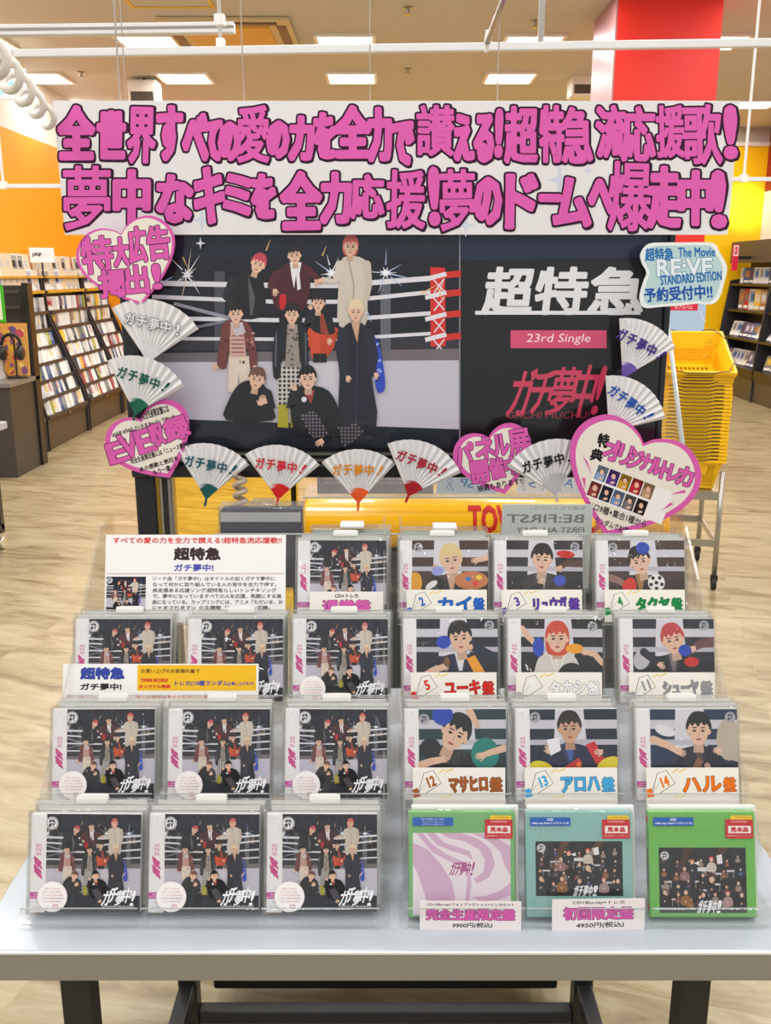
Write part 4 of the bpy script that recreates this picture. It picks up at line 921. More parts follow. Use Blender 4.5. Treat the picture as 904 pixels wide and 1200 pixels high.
# ================================================================== acrylic stepped stands
ROWS = []
for i in range(4):
    ROWS.append((1.0237+.1175*i-.0386, .888+.0832*i-.1189))       # y, z of the foot of each row of cases
TILT = math.radians(-18)
def stand(x0, x1, label, slots):
    r = thing('acrylic_stand', label, 'display stand', ((x0+x1)/2, 1.0, TZ), group='clear stepped stands'); cx = (x0+x1)/2
    L = lambda v: v
    prof = [(.035, .0), (.02, .07), (.405, .385), (.47, .385), (.47, 0)]
    for x in (x0-cx, x1-cx-.004): part('side_panel', MB().prism(prof, 0, .004, lambda u, v, h, x=x: (x+h, u, v)), 'acrylic', r); part('panel_edge', MB().tube([(x+.002, .02, .07), (x+.002, .405, .385)], .0014, 6), 'case_clear', r)
    for i, (y, z) in enumerate(ROWS):
        zz = z-TZ-.0035; yy = y-1.0
        part('step', MB().box(x0-cx+.005, x1-cx-.005, yy-.016, yy+.075, zz, zz+.003) if i else MB().box(x0-cx-.005, x1-cx+.005, yy-.02, yy+.07, .0005, max(.003, zz+.003)), 'acrylic', r)
        if i: part('riser', MB().box(x0-cx+.005, x1-cx-.005, yy+.05, yy+.053, max(0, zz-.08), zz), 'acrylic', r)
        for sx in slots[i]:
            u = sx-cx; part('lip', MB().box(u-.071, u+.071, yy-.0205, yy-.0175, zz+.003, zz+.026), 'acrylic', r, bevel=.0008)
            part('lip_edge', MB().tube([(u-.071, yy-.019, zz+.0262), (u+.071, yy-.019, zz+.0262)], .0008, 5), 'acrylic_edge', r)
            part('lip_edge', MB().tube([(u-.071, yy-.019, zz+.0035), (u+.071, yy-.019, zz+.0035)], .0008, 5), 'acrylic_edge', r)
    return r
def colx(px, i, top=True): return (px-452)/F*(ROWS[i][0]*CP+(CAMH-ROWS[i][1]-.06)*SP)
LS = [[95, 236, 376], [117, 254, 393], [140, 274, 398], [None, None, 400]]
RS = [[546, 685, 831], [535, 667, 810], [529, 653, 786], [521, 633, 754]]
SL = [[colx(p, i) for p in row if p] for i, row in enumerate(LS)]; SR = [[colx(p, i) for p in row if p] for i, row in enumerate(RS)]
stand(-.447, -.0, 'clear acrylic stepped stand of group photo CDs on the left', SL[:3]+[[-.36, -.213, SL[3][0]]])
stand(.022, .472, 'clear acrylic stepped stand of performer CDs on the right', SR)

# ================================================================== CDs
CW, CH, CT = .142, .125, .0104
CF = lambda u, v, h: (u, -.0012-h, v)       # print level inside the case, facing -y
case_me = MB().box(-CW/2, CW/2, -CT/2, CT/2, 0, CH).mesh('case', MATS['case_plastic'])
tray_me = MB().box(-CW/2+.003, CW/2-.003, .0008, CT/2-.0008, .003, CH-.003).mesh('tray', MATS['tray'])
hinge_me = MB().box(-CW/2-.0002, -CW/2+.004, -CT/2-.0002, CT/2, .002, CH-.002).mesh('hinge', MATS['case_clear'])
backcase_me = MB().box(-CW/2, CW/2, -CT/2, CT/2, 0, CH).mesh('case', MATS['case_clear'])
tag_me = MB().prism([(x, z) for x, z in spline([(-.019, -.003), (-.019, .003), (-.015, .0055), (.015, .0055), (.019, .003), (.019, -.003), (.015, -.0045), (-.015, -.0045)], 2)], -.004, .005, lambda u, v, h: (u, h, v+CH-.0005)).mesh('security_tag', MATS['white_plastic'])
def emblem(A, cx, cy, r, col=(238, 238, 242)):
    A.ell(cx, cy, r, r, col, n=22); A.ell(cx, cy, r*.9, r*.9, (28, 32, 48), n=22); A.ell(cx, cy, r*.8, r*.8, col, n=22)
    A.poly([(cx-r*.62, cy-r*.12), (cx-r*.28, cy-r*.6), (cx+r*.28, cy-r*.6), (cx+r*.62, cy-r*.12)], (40, 44, 60)); A.line([(cx-r*.12, cy-r*.12), (cx, cy-r*.5), (cx+r*.12, cy-r*.12)], r*.08, col)
    A.text('8T', cx, cy+r*.3, r*1.15, r*.58, (40, 44, 60), dil=r*.05)
def obi_mesh():
    A = Art(True, lambda x, y: (-CW/2+.0035+x*.019, CH-.004-y*(CH-.007)))
    A.rect(0, 0, 1, 1, (240, 238, 240)); A.text('♪', .5, .04, .14, .02, (180, 180, 185))
    for i, ch in enumerate('超特急'): A.text(ch, .5, .32+i*.042, .4, .036, (206, 70, 140), math.pi/2*0)
    for i, ch in enumerate('ガチ夢中'): A.text(ch, .46+.04*(i % 2), .475+i*.045, .52, .05, (206, 70, 140), .15, .012)
    A.rect(0, .795, 1, .862, (200, 80, 160)); A.text('通常盤', .5, .818, .5, .018, (250, 235, 245)); A.rect(0, .842, 1, .847, (240, 238, 240)); A.text('初回', .5, .895, .25, .018, (150, 150, 150)); A.text('¥1,400', .5, .945, .55, .016, (170, 170, 175))
    mb = MB()
    h = .0022
    for vs, fs, col in A.e:
        h += 1e-5; mb.add([CF(u, v, h) for u, v in vs], fs, col)
    mb.box(-CW/2+.0035, -CW/2+.0225, -.0034, .0006, .003, CH-.004, (236, 234, 236))
    return mb.mesh('spine_card', P_)
obi_me = obi_mesh()
def sticker_mesh():
    A = Art(True); cx, cy = .0, .0; A.ell(0, 0, .0185, .0185, (238, 228, 230), n=28); A.ell(0, 0, .0178, .0178, (246, 240, 240), n=28)
    for k, (w, c) in enumerate(((.018, (190, 90, 110)), (.022, (150, 120, 125)), (.026, (200, 130, 145)), (.028, (150, 120, 125)), (.024, (200, 130, 145)))): A.text('初回プレス分封入特典応募抽選券'[k:k+9+k], 0, -.0095+k*.0038, w, .0022, c)
    A.rect(.001, .0095, .007, .0145, (190, 90, 110)); A.rect(.0018, .0103, .0062, .0137, (246, 240, 240)); A.text('C', .004, .012, .003, .0026, (190, 90, 110))
    mb = MB(); h = .00535
    for vs, fs, col in A.e:
        h += 8e-6; mb.add([(u-.039, -h, .0225-v) for u, v in vs], fs, col)
    return mb.mesh('sticker', P_)
sticker_me = sticker_mesh()
BX0, BS = -CW/2+.0215, .1175       # booklet left edge and side
BZ0 = .004
def booklet(A, eps=6e-6):
    mb = MB(); h = .0021
    mb.box(BX0, BX0+BS, -.0033, .0004, BZ0, BZ0+BS, (226, 224, 228))
    for vs, fs, col in A.e:
        h += eps; mb.add([CF(u, v, h) for u, v in vs], fs, col)
    return mb.mesh('booklet', P_)
# group cover
gm = lambda x, y: (BX0+(max(90, min(770, x))-90)/680*BS, BZ0+BS-(max(-19, min(706, y))+19)/725*BS)
A = Art(True, gm); group_art(A, 90, 770, -19, 706, right_post=False)
A.M = lambda x, y: (BX0+x/100*BS, BZ0+BS-y/100*BS)
for i, (ch, x) in enumerate(zip('ガチ夢中!', (66, 73, 80, 87.5, 93.5))): A.text(ch, x, 84+(-2 if i % 2 else 1), 4 if ch == '!' else 8.5, 16, (240, 240, 244), 0, .35, .25)
A.text('GACHI MUCHU!', 78, 93.5, 34, 2, (220, 220, 228)); emblem(A, 7, 9, 6.6)
grp_me = booklet(A, 4e-6)

def solo(hair, skin, top, coll, rot, cx, cy, s, extras, bgd=(30, 34, 46), em=(9, 9), long_=0):
    """generic portrait cover on a 100 x 100 field"""
    B0 = lambda x, y: (BX0+max(0, min(100, x))/100*BS, BZ0+BS-max(0, min(100, y))/100*BS)
    A = Art(True, B0); A.rect(0, 0, 100, 100, bgd); A.rect(0, 12, 100, 22, (206, 204, 214)); A.poly([(30, 0), (62, 0), (66, 45), (28, 45)], (214, 212, 222)); A.rect(0, 34, 100, 40, (188, 186, 198)); A.poly([(0, 60), (100, 52), (100, 100), (0, 100)], tuple(int(v*.8) for v in bgd))
    A.poly(spline([(cx-s*2.3, 100), (cx-s*2.1, cy+s*2.4), (cx-s*.9, cy+s*1.5), (cx+s*.9, cy+s*1.5), (cx+s*2.1, cy+s*2.4), (cx+s*2.4, 100)], 4), top)
    A.poly([(cx-s*.55, cy+s*1.3), (cx+s*.55, cy+s*1.3), (cx+s*.2, cy+s*3.1), (cx-s*.1, cy+s*3.1)], coll)
    A.line([(cx-s*.8, cy+s*1.5), (cx-s*.05, cy+s*3.6), (cx-s*.1, 100)], .8, tuple(min(255, v+40) for v in top)); A.line([(cx+s*.8, cy+s*1.5), (cx+s*.1, cy+s*3.6)], .8, tuple(min(255, v+40) for v in top))
    for e in extras[:1]: e(A)
    head(A, cx, cy, s, s*1.28, hair, rot, skin, long_)
    for e in extras[1:]: e(A)
    emblem(A, em[0], em[1], 6, (200, 200, 208)); return booklet(A)
ARM = lambda pts, c, w=11, w2=7, hs=5.5, r=0: (lambda A: (limb(A, pts, w, w2, c), hand(A, pts[-1][0], pts[-1][1], hs, r)))
ELL = lambda *a: (lambda A: A.ell(*a)); RC_ = lambda *a: (lambda A: A.poly(*a)); NONE = lambda A: None
NAVY, BLK, RED_, BLU = (26, 34, 58), (24, 24, 28), (200, 34, 36), (34, 70, 180)
def ball(A, cx=63, cy=55):
    A.ell(cx, cy, 11, 11, (238, 236, 232), n=22)
    for k in range(6):
        a = k*1.257+.3; rr = 0 if k == 5 else 7.5; A.poly([(cx+rr*math.cos(a)+2.8*math.cos(a+j*1.257), cy+rr*math.sin(a)+2.8*math.sin(a+j*1.257)) for j in range(5)], (24, 24, 28))
def vinyl(A, cx=62, cy=70):
    A.ell(cx, cy, 17, 17, (22, 22, 26), n=26)
    for rr in (15, 12, 9): A.ringx(cx, cy, rr, rr-.5, (60, 60, 68))
    A.ell(cx, cy, 5.5, 5.5, (70, 150, 210)); A.ell(cx, cy, 1, 1, (230, 230, 230))
solos = [
    # back row right: 2, 3, 4
    solo((222, 200, 140), SK, BLK, SK2, -.15, 52, 26, 12.5, [ARM([(100, 22), (92, 24), (84, 26)], SK, 8, 6, 6, 1.5), ARM([(14, 78), (24, 66), (32, 36)], (60, 40, 30), 14, 7, 6, 3), ELL(34, 40, 8, 6, (150, 160, 220)), ELL(5, 55, 9, 14, (226, 160, 30)), ELL(78, 52, 22, 12, (196, 120, 70)), ELL(74, 50, 4, 3, (60, 120, 190)), ELL(84, 56, 5, 3, (220, 60, 40)), ELL(88, 48, 4, 3, (240, 210, 60)), ELL(26, 58, 9, 4, (230, 228, 232), -.6)], (70, 46, 34)),
    solo((40, 32, 34), SK, (58, 52, 54), (210, 200, 200), .05, 47, 25, 12, [ARM([(100, 30), (78, 30), (70, 36)], (90, 60, 50), 10, 7, 6, 1.2), ELL(78, 18, 12, 5, RED_, .1), ARM([(20, 86), (36, 66), (46, 56)], (120, 90, 80), 14, 8, 6, 2.6), ELL(70, 52, 8, 7, (60, 80, 190)), ELL(40, 62, 10, 5, (40, 36, 40), -.4)], (44, 38, 42), em=(90, 8)),
    solo((34, 28, 30), SK, (30, 26, 28), (160, 120, 60), -.25, 42, 28, 12, [ARM([(0, 48), (14, 52), (26, 60)], (150, 110, 100), 10, 7, 6, -.8), ELL(28, 60, 9, 12, (214, 50, 44), .3), ELL(46, 10, 9, 8, BLU, .2), ball], (70, 52, 48), em=(7, 9)),
    # next row right: 5, 7, 11
    solo((30, 27, 30), SK, NAVY, (225, 225, 230), -.12, 54, 24, 12.5, [ARM([(100, 48), (80, 38), (66, 34)], NAVY, 12, 8, 6, 1.4), ELL(34, 28, 9, 8, BLU), ARM([(10, 70), (22, 62), (34, 58)], SK, 10, 7, 6, -1), ELL(38, 52, 4, 6, (120, 80, 50)), RC_([(62, 48), (72, 44), (84, 64), (74, 72)], (240, 160, 30)), ARM([(94, 100), (90, 80), (80, 70)], NAVY, 14, 8, 6, 2.6)], em=(90, 8)),
    solo((206, 74, 50), SK, (214, 208, 200), (220, 210, 200), 0, 45, 24, 12, [ARM([(2, 12), (10, 22), (18, 30)], SK, 8, 6, 6, -.6), ELL(22, 34, 7, 12, BLU), ELL(66, 36, 11, 6, (240, 164, 30)), ARM([(100, 52), (90, 42), (78, 40)], SK, 9, 6, 5, 1.6), vinyl], (34, 32, 36), em=(88, 9), long_=.8),
    solo((190, 66, 70), SK, (24, 24, 32), (120, 110, 112), -.2, 50, 26, 12, [ARM([(100, 28), (84, 30), (74, 36)], (110, 70, 70), 13, 8, 6, 1.4), ELL(64, 38, 8, 7, BLU), ELL(72, 52, 9, 6, RED_), ELL(12, 48, 10, 14, (190, 188, 196), .4), ARM([(14, 40), (26, 50), (34, 56)], (40, 40, 52), 10, 6, 6, -.9)], (40, 42, 54), em=(88, 8)),
    # third row right: 12, 13, 14
    solo((26, 24, 28), SK, (24, 24, 30), (40, 40, 46), .45, 42, 28, 14, [ELL(76, 50, 16, 18, (20, 130, 120)), ARM([(98, 44), (84, 48), (72, 52)], SK, 8, 6, 7, 1.4), ELL(14, 44, 12, 12, (26, 26, 36)), ARM([(4, 62), (16, 58), (28, 56)], SK, 9, 7, 6, -1.4), ELL(28, 6, 12, 12, BLU), ARM([(58, 0), (62, 8), (66, 16)], SK, 9, 6, 6, -.4)], (30, 60, 66), em=(7, 11)),
    solo((38, 30, 30), SK2, (22, 32, 62), (60, 90, 160), -.03, 46, 22, 11.5, [ARM([(0, 60), (12, 54), (22, 46)], NAVY, 13, 8, 6, 2.8), RC_([(20, 34), (34, 32), (36, 46), (24, 52)], (238, 236, 240)), RC_([(64, 40), (74, 36), (86, 56), (76, 62)], (206, 36, 40)), ARM([(98, 60), (92, 50), (80, 48)], NAVY, 13, 8, 6, 1.6), ELL(14, 66, 14, 8, (224, 206, 40), .3), ELL(90, 62, 14, 8, (224, 206, 40), -.4), RC_([(38, 66), (56, 54), (60, 60), (44, 72)], (190, 50, 50)), ELL(56, 62, 3, 3, (240, 120, 40))], (24, 36, 54), em=(7, 9)),
    solo((24, 22, 26), SK, (24, 28, 46), (90, 70, 60), .02, 56, 24, 12, [ELL(90, 34, 14, 24, (190, 176, 160)), ARM([(100, 52), (90, 50), (78, 46)], (190, 176, 160), 14, 9, 6, 1.5), ARM([(4, 34), (20, 40), (34, 48)], SK, 9, 7, 7, -1.2), ELL(18, 24, 12, 6, (226, 224, 230), .3), RC_([(40, 80), (54, 54), (60, 58), (50, 84)], (140, 96, 70)), ARM([(80, 100), (72, 80), (66, 66)], (30, 34, 54), 14, 9, 6, 2.8)], (30, 48, 80), em=(92, 9)),
]
def cd(name, label, booklet_me, x, i, sticker, group, dz=0):
    y, z = ROWS[i]; r = thing('cd_album', label, 'CD', (x, y, z), (TILT, 0, random.uniform(-.012, .012)), group)
    for n, me in (('case', case_me), ('tray', tray_me), ('hinge', hinge_me), ('spine_card', obi_me), ('booklet', booklet_me)): link(n, me, r)
    if sticker: link('round_sticker', sticker_me, r)
    return r
def backs(x, i, n, where, gap=.0118):
    y, z = ROWS[i]
    for k in range(n):
        r = thing('spare_cd_case', '%s clear case behind %s' % (('next', 'second', 'third')[k], where), 'CD case', (x+random.uniform(-.002, .005), y+gap*(k+1)+.002, z+.0004*(k+1)), (TILT, 0, random.uniform(-.01, .01)), 'spare cases behind the front copies')
        link('case', backcase_me, r); link('tray', tray_me, r); link('paper_inlay', inlay_me, r)
        if k == n-1: link('security_tag', tag_me, r)
inlay_me = MB().box(-CW/2+.004, CW/2-.004, -.003, .0006, .003, CH-.006, (216, 214, 216)).mesh('paper_inlay', P_)
rown = ['front row', 'second row', 'third row', 'back row']; coln = ['first from left', 'middle', 'rightmost']
for i in range(4):
    for j, p in enumerate(LS[i]):
        if not p: continue
        w = '%s, %s on the left stand' % (rown[i], coln[j]) if i < 3 else 'back row behind the pink lettered card'
        cd('cd', 'sealed CD with group photo cover, '+w, grp_me, colx(p, i), i, True if i != 3 else False, 'group photo CDs on the left stand')
        backs(colx(p, i), i, 2, 'group CD, '+w)
# ---- cards with the performers' numbers
def zig(A, x, y, s, col=(236, 200, 40)): A.line([(x, y), (x+3*s, y-2.2*s), (x+3.6*s, y-.6*s), (x+8*s, y-2.4*s)], .6*s, col)
def name_card(num, word, col, label, x, i, out=(40, 40, 50), handle=None):
    y, z = ROWS[i]; W, Hh = .122, .049
    off = Vector((.004, -.0128, .0008)); r = thing('name_card', label, 'card', (x+off.x, y-.0115, z+.001), (TILT, 0, 0), 'handwritten number cards')
    A = Art(True, lambda X, Y: (-W/2+X/100*W, Hh-Y/41*Hh))
    A.rect(0, 0, 100, 41, (240, 236, 226))
    # little fan with the number in it
    A.line([(6, 28), (12, 6), (22, 3), (31, 17), (14, 28), (6, 28)], .7, (60, 60, 66)); A.poly([(0, 24), (5, 22), (9, 31), (1, 33)], handle or col); A.line([(6, 28), (16, 14)], .4, (150, 150, 156))
    A.text(num, 19 if len(num) == 1 else 20, 15, 6 if len(num) == 1 else 9, 12, col, -.35, .55)
    zig(A, 28, 6, 2.0); zig(A, 30, 33.5, 1.5)
    A.otext(word, 60, 18, 42, 17, col, out, .75, .45, -.04); A.otext('盤', 90, 18, 14, 16, col, out, .45, .4, -.04)
    A.build('lettering', lambda u, v, h: (u, -.0004-h, v), PM, r, eps=3e-6, mb=MB().box(-W/2, W/2, -.0004, .0004, 0, Hh, (240, 236, 226)))
names = [('2', 'カイ', (40, 104, 200), 'blue number 2'), ('3', 'リュウガ', (98, 60, 160), 'purple number 3'), ('4', 'タクヤ', (20, 140, 70), 'green number 4'),
         ('5', 'ユーキ', (214, 44, 34), 'red number 5'), ('7', 'タカシ', (240, 240, 240), 'white outlined number'), ('11', 'シューヤ', (150, 150, 156), 'grey number 11'),
         ('12', 'マサヒロ', (170, 92, 40), 'brown number 12'), ('13', 'アロハ', (70, 170, 224), 'sky blue number 13'), ('14', 'ハル', (240, 120, 24), 'orange number 14')]
covers = ['blond performer', 'dark haired performer in grey', 'performer with a soccer ball', 'performer in navy with orange glove', 'red haired performer with a record', 'pink haired performer in black', 'performer resting head beside a teal hand', 'performer with red cylinder', 'performer with tan sleeves behind']
for n in range(9):
    i = 3-n//3; j = n % 3; x = colx(RS[i][j], i); num, word, col, w = names[n]
    cd('cd', 'CD showing a %s, behind %s card' % (covers[n], w), solos[n], x, i, False, 'performer CDs on the right stand')
    backs(x, i, 2, 'the CD with the %s card' % w)
    name_card(num, word, col, 'white name card with %s on the right stand' % w, x, i, (90, 90, 96) if num in ('7', '11') else (30, 40, 60), None if num != '7' else (180, 180, 180))
# regular edition card
y, z = ROWS[3]; x = colx(400, 3)
r = thing('edition_card', 'white card with pink lettering on the back row of the left stand', 'card', (x+.008, y-.0115, z), (TILT, 0, 0))
A = Art(True, lambda X, Y: (-.056+X/100*.112, .047-Y/34*.036)); A.rect(0, 0, 100, 44, (240, 236, 226)); A.text('CD+トレカ', 50, 6, 32, 6, (40, 36, 40), dil=.25); A.otext('通常盤', 50, 21, 66, 19, PINK, INK, .7, .5)
A.build('lettering', lambda u, v, h: (u, -.0004-h, v), PM, r, eps=3e-6, mb=MB().box(-.056, .056, -.0004, .0004, 0, .047, (240, 236, 226)))

# ---- the three boxed editions in the front row on the right
def crowd(A, x0, y0, x1, y1, seed, tint):
    rnd = random.Random(seed); A.rect(x0, y0, x1, y1, (20, 18, 24)); W, Hh = x1-x0, y1-y0
    for k in range(5): A.poly([(x0+W*(.1+.2*k), y0), (x0+W*(.2+.2*k), y0), (x0+W*(.05+.17*k), y0+Hh*.5), (x0+W*(.0+.17*k), y0+Hh*.5)], tint if k % 2 else (30, 28, 36))
    for k in range(8): xx = x0+W*rnd.uniform(.02, .86); yy = y0+Hh*rnd.uniform(.3, .85); A.rect(xx, yy, xx+W*.09, yy+Hh*.03, (210, 210, 216)); A.line([(xx+W*.01, yy), (xx+W*.01, yy+Hh*.12)], .5, (170, 170, 176)); A.line([(xx+W*.08, yy), (xx+W*.08, yy+Hh*.12)], .5, (170, 170, 176))
    ppl = []
    for row in range(4):
        for k in range(7): ppl.append((.07+.14*k+rnd.uniform(-.03, .03), .18+.19*row+rnd.uniform(-.05, .05), .7+.12*row))
    cs = [(34, 30, 36), (120, 70, 60), (60, 60, 72), (140, 90, 50), (40, 40, 60), (150, 130, 120), (90, 50, 60), (40, 60, 110)]
    hs = [(30, 26, 28), (60, 46, 40), (30, 28, 34), (110, 80, 60), (160, 60, 60), (200, 180, 140)]
    def person(u, v, s, c, h):
        x, y = x0+u*W, y0+v*Hh; e = W*.022*s; A.poly(spline([(x-e*1.9, min(y1, y+e*5)), (x-e*1.7, y+e*2), (x, y+e*1.2), (x+e*1.7, y+e*2), (x+e*1.9, min(y1, y+e*5))], 2), c); A.ell(x, y-e*.2, e*1.05, e*1.25, h, n=10); A.ell(x, y+e*.15, e*.75, e*.95, SK, n=10)
        A.line([(x-e*1.5, y+e*2.4), (x-e*.2, y+e*3.6)], e*.7, c); A.ell(x-e*.1, y+e*3.6, e*.4, e*.35, SK, n=8)
    for (u, v, s) in ppl: person(u, v, s*.85, rnd.choice(cs), rnd.choice(hs))
    A.rect(x0+W*.44, y0+Hh*.3, x0+W*.56, y0+Hh*.36, (220, 220, 226)); person(.6, .18, 1.25, (206, 198, 188), (206, 60, 60)); A.poly([(x0+W*.66, y0+Hh*.12), (x0+W*.72, y0+Hh*.1), (x0+W*.73, y0+Hh*.24), (x0+W*.67, y0+Hh*.25)], (235, 235, 240))
    person(.38, .22, 1.2, (30, 30, 40), (190, 80, 70)); A.poly([(x0+W*.4, y0+Hh*.24), (x0+W*.46, y0+Hh*.2), (x0+W*.46, y0+Hh*.27)], (240, 240, 244)); person(.29, .32, 1.2, (150, 110, 110), (50, 40, 40)); person(.6, .5, 1.3, (28, 28, 40), (220, 200, 170)); person(.5, .42, 1.1, (30, 30, 34), (40, 34, 34)); person(.5, .72, 1.35, (30, 34, 50), (30, 26, 28)); person(.3, .68, 1.35, (150, 100, 50), (60, 40, 36)); person(.06, .68, 1.3, (34, 34, 38), (110, 80, 60)); person(.78, .7, 1.3, (170, 140, 140), (150, 50, 50)); person(.94, .72, 1.3, (30, 30, 34), (60, 46, 40))
    for i, ch in enumerate('ガチ夢中!'): A.text(ch, x0+W*(.46+.055*i), y1-Hh*.1, W*.05, Hh*.2, (244, 244, 248), 0, .3, .2)
    emblem(A, x0+W*.065, y0+Hh*.12, W*.05)
def swirl(A, x0, y0, x1, y1):
    A.rect(x0, y0, x1, y1, (238, 228, 236)); c = (216, 178, 208); W, Hh = x1-x0, y1-y0; q = lambda P: [(x0+u*W, y0+v*Hh) for u, v in P]
    S = lambda P: A.poly(q(P), c)
    S([(0, .12), (.15, .2), (.3, .4), (.4, .6), (.43, .78), (.4, 1), (.16, 1), (.12, .75), (.05, .5), (0, .38)])
    S([(.04, 0), (.1, 0), (.2, .14), (.34, .26), (.5, .34), (.58, .45), (.6, .58), (.52, .42), (.36, .34), (.2, .24)]); S([(.14, 0), (.22, 0), (.32, .12), (.48, .18), (.58, .22), (.62, .34), (.56, .28), (.4, .22), (.24, .14)])
    S([(.28, 0), (.5, 0), (.68, .08), (.8, .2), (.84, .38), (.78, .54), (.66, .62), (.62, .56), (.72, .48), (.74, .34), (.68, .2), (.52, .1), (.36, .06)])
    S([(.6, 0), (.8, .02), (1, .16), (1, .52), (.94, .4), (.9, .24), (.78, .1)]); S([(1, .6), (1, .76), (.86, .82), (.7, .84), (.6, .78), (.74, .77), (.9, .7)]); S([(.56, .5), (.6, .6), (.58, .8), (.6, 1), (.52, 1), (.54, .76)])
def pkg(label, px, body, art, sub):
    y, z = ROWS[0]; x = colx(px, 0); W, Hh, T = .130, .126, .013
    r = thing('boxed_cd', label, 'CD box set', (x, y-.002, z), (TILT, 0, 0), 'boxed editions in the front row on the right')
    part('slipcase', MB().box(-W/2-.004, W/2-.004, -T/2, T/2, 0, Hh, body), P_, r, bevel=.0008)
    part('inner_book', MB().box(-W/2, W/2+.003, T/2+.0004, T/2+.009, 0, Hh+.004, (226, 228, 224)), P_, r, bevel=.001)
    A = Art(True, lambda X, Y: (-W/2-.004+X/100*W, Hh-Y/100*Hh))
    art(A); A.build('cover_print', lambda u, v, h: (u, -T/2-h, v), PG, r, eps=4e-6)
    A = Art(True, lambda X, Y: (-W/2-.004+X/100*W, Hh-Y/100*Hh)); A.rect(4, 5, 42, 13, (24, 96, 190))
    if sub: A.text('CD', 23, 7, 6, 2.4, (240, 244, 250), dil=.15); A.text('+Blu-ray Disc+ソロトレカ', 23, 10.6, 35, 2.8, (240, 244, 250), dil=.12)
    else: A.text('CD+2Blu-ray Disc', 23, 6.8, 22, 2, (240, 244, 250)); A.text('フォトブックレット', 23, 9.2, 20, 2, (240, 244, 250)); A.text('+ソロトレカセット', 23, 11.6, 20, 2, (240, 244, 250))
    A.build('edition_sticker', lambda u, v, h: (u, -T/2-.0014-h, v), P_, r, eps=4e-6)
    A = Art(True, lambda X, Y: (-W/2-.004+X/100*W, Hh-Y/100*Hh)); A.rect(77, 3, 97, 7, (244, 206, 40)); A.text('¥9,900(税込)' if not sub else '¥4,950(税込)', 88, 5, 14, 1.8, (60, 40, 30)); A.rect(72, 7, 98, 25, (206, 26, 40)); A.text('※初回限定盤※', 85, 9, 16, 1.6, (250, 230, 230)); A.rect(74.5, 13, 96, 20, (246, 240, 238)); A.text('見本品', 85.2, 16.5, 17, 5, (206, 26, 40), dil=.3); A.text('店内用ディスプレイ', 85, 22.5, 23, 1.6, (250, 230, 230))
    A.build('sample_sticker', lambda u, v, h: (u, -T/2-.0014-h, v), P_, r, eps=4e-6)
    part('spine_marks', MB().box(-W/2-.0043, -W/2-.004, -.003, .004, .112, .12, (200, 40, 50)).box(-W/2-.0043, -W/2-.004, -.002, .003, .03, .08, (60, 60, 60)).box(-W/2-.0043, -W/2-.004, -.003, .004, .006, .014, (200, 40, 50)), P_, r)
    part('shrink_wrap', MB().box(-W/2-.0048, W/2-.003, -T/2-.0026, T/2+.0002, 0, Hh+.0008), 'case_plastic', r)
    return r, x, y, z
def a1(A):
    swirl(A, 4, 20, 96, 98); 
    for i, ch in enumerate('ガチ夢中!'): A.text(ch, 42+i*4.6, 54, 2.2 if ch == '!' else 5, 13, (176, 70, 140), 0, .25, .25)
pkg('green edged box set with pink swirl cover, front row right', 546, (120, 182, 116), a1, False)
def a2(A): crowd(A, 9, 28, 91, 80, 4, (90, 54, 26)); A.rect(9, 82, 91, 96, (150, 190, 186))
pkg('teal box set with dark crowd photo, front row right', 685, (140, 190, 184), a2, True)
def a3(A): crowd(A, 9, 34, 91, 96, 9, (70, 36, 20))
pkg('bright green box set with dark crowd photo at the right end', 831, (112, 186, 88), a3, True)
y, z = ROWS[0]
for (px, w, W, wd, l1, l3, lab) in ((553, 0, .122, '完全生産限定盤', 'CD+2Blu-ray+フォトブックレット+トレカセット', '9900円(税込)', 'price card 9900 yen before the green pink swirl box set'), (705, 1, .112, '初回限定盤', 'CD+Blu-ray+トレカ', '4950円(税込)', 'price card 4950 yen leaning before the teal box set')):
    x = at(px, 1060, Y=y-.03).x; Hh = .036 if not w else .039
    r = thing('price_card', 'white handwritten '+lab, 'card', (x, y-.0235, TZ), (math.radians(-10), 0, .02 if w else -.01), 'handwritten price cards')
    A = Art(True, lambda X, Y: (-W/2+X/100*W, Hh-Y/34*Hh)); A.rect(0, 0, 100, 34, (240, 232, 232)); A.text(l1, 50, 4, 86 if not w else 56, 4.4, (50, 46, 50), 0, .15); A.otext(wd, 50, 15.5, 88 if not w else 76, 14, PINK, INK, .6, .45); A.text(l3, 52, 28.5, 40 if not w else 52, 7, (40, 38, 44), -.02, .25, .15)
    A.build('lettering', lambda u, v, h: (u, -.0004-h, v), PM, r, eps=3e-6, mb=MB().box(-W/2, W/2, -.0004, .0004, 0, Hh, (240, 232, 232)))

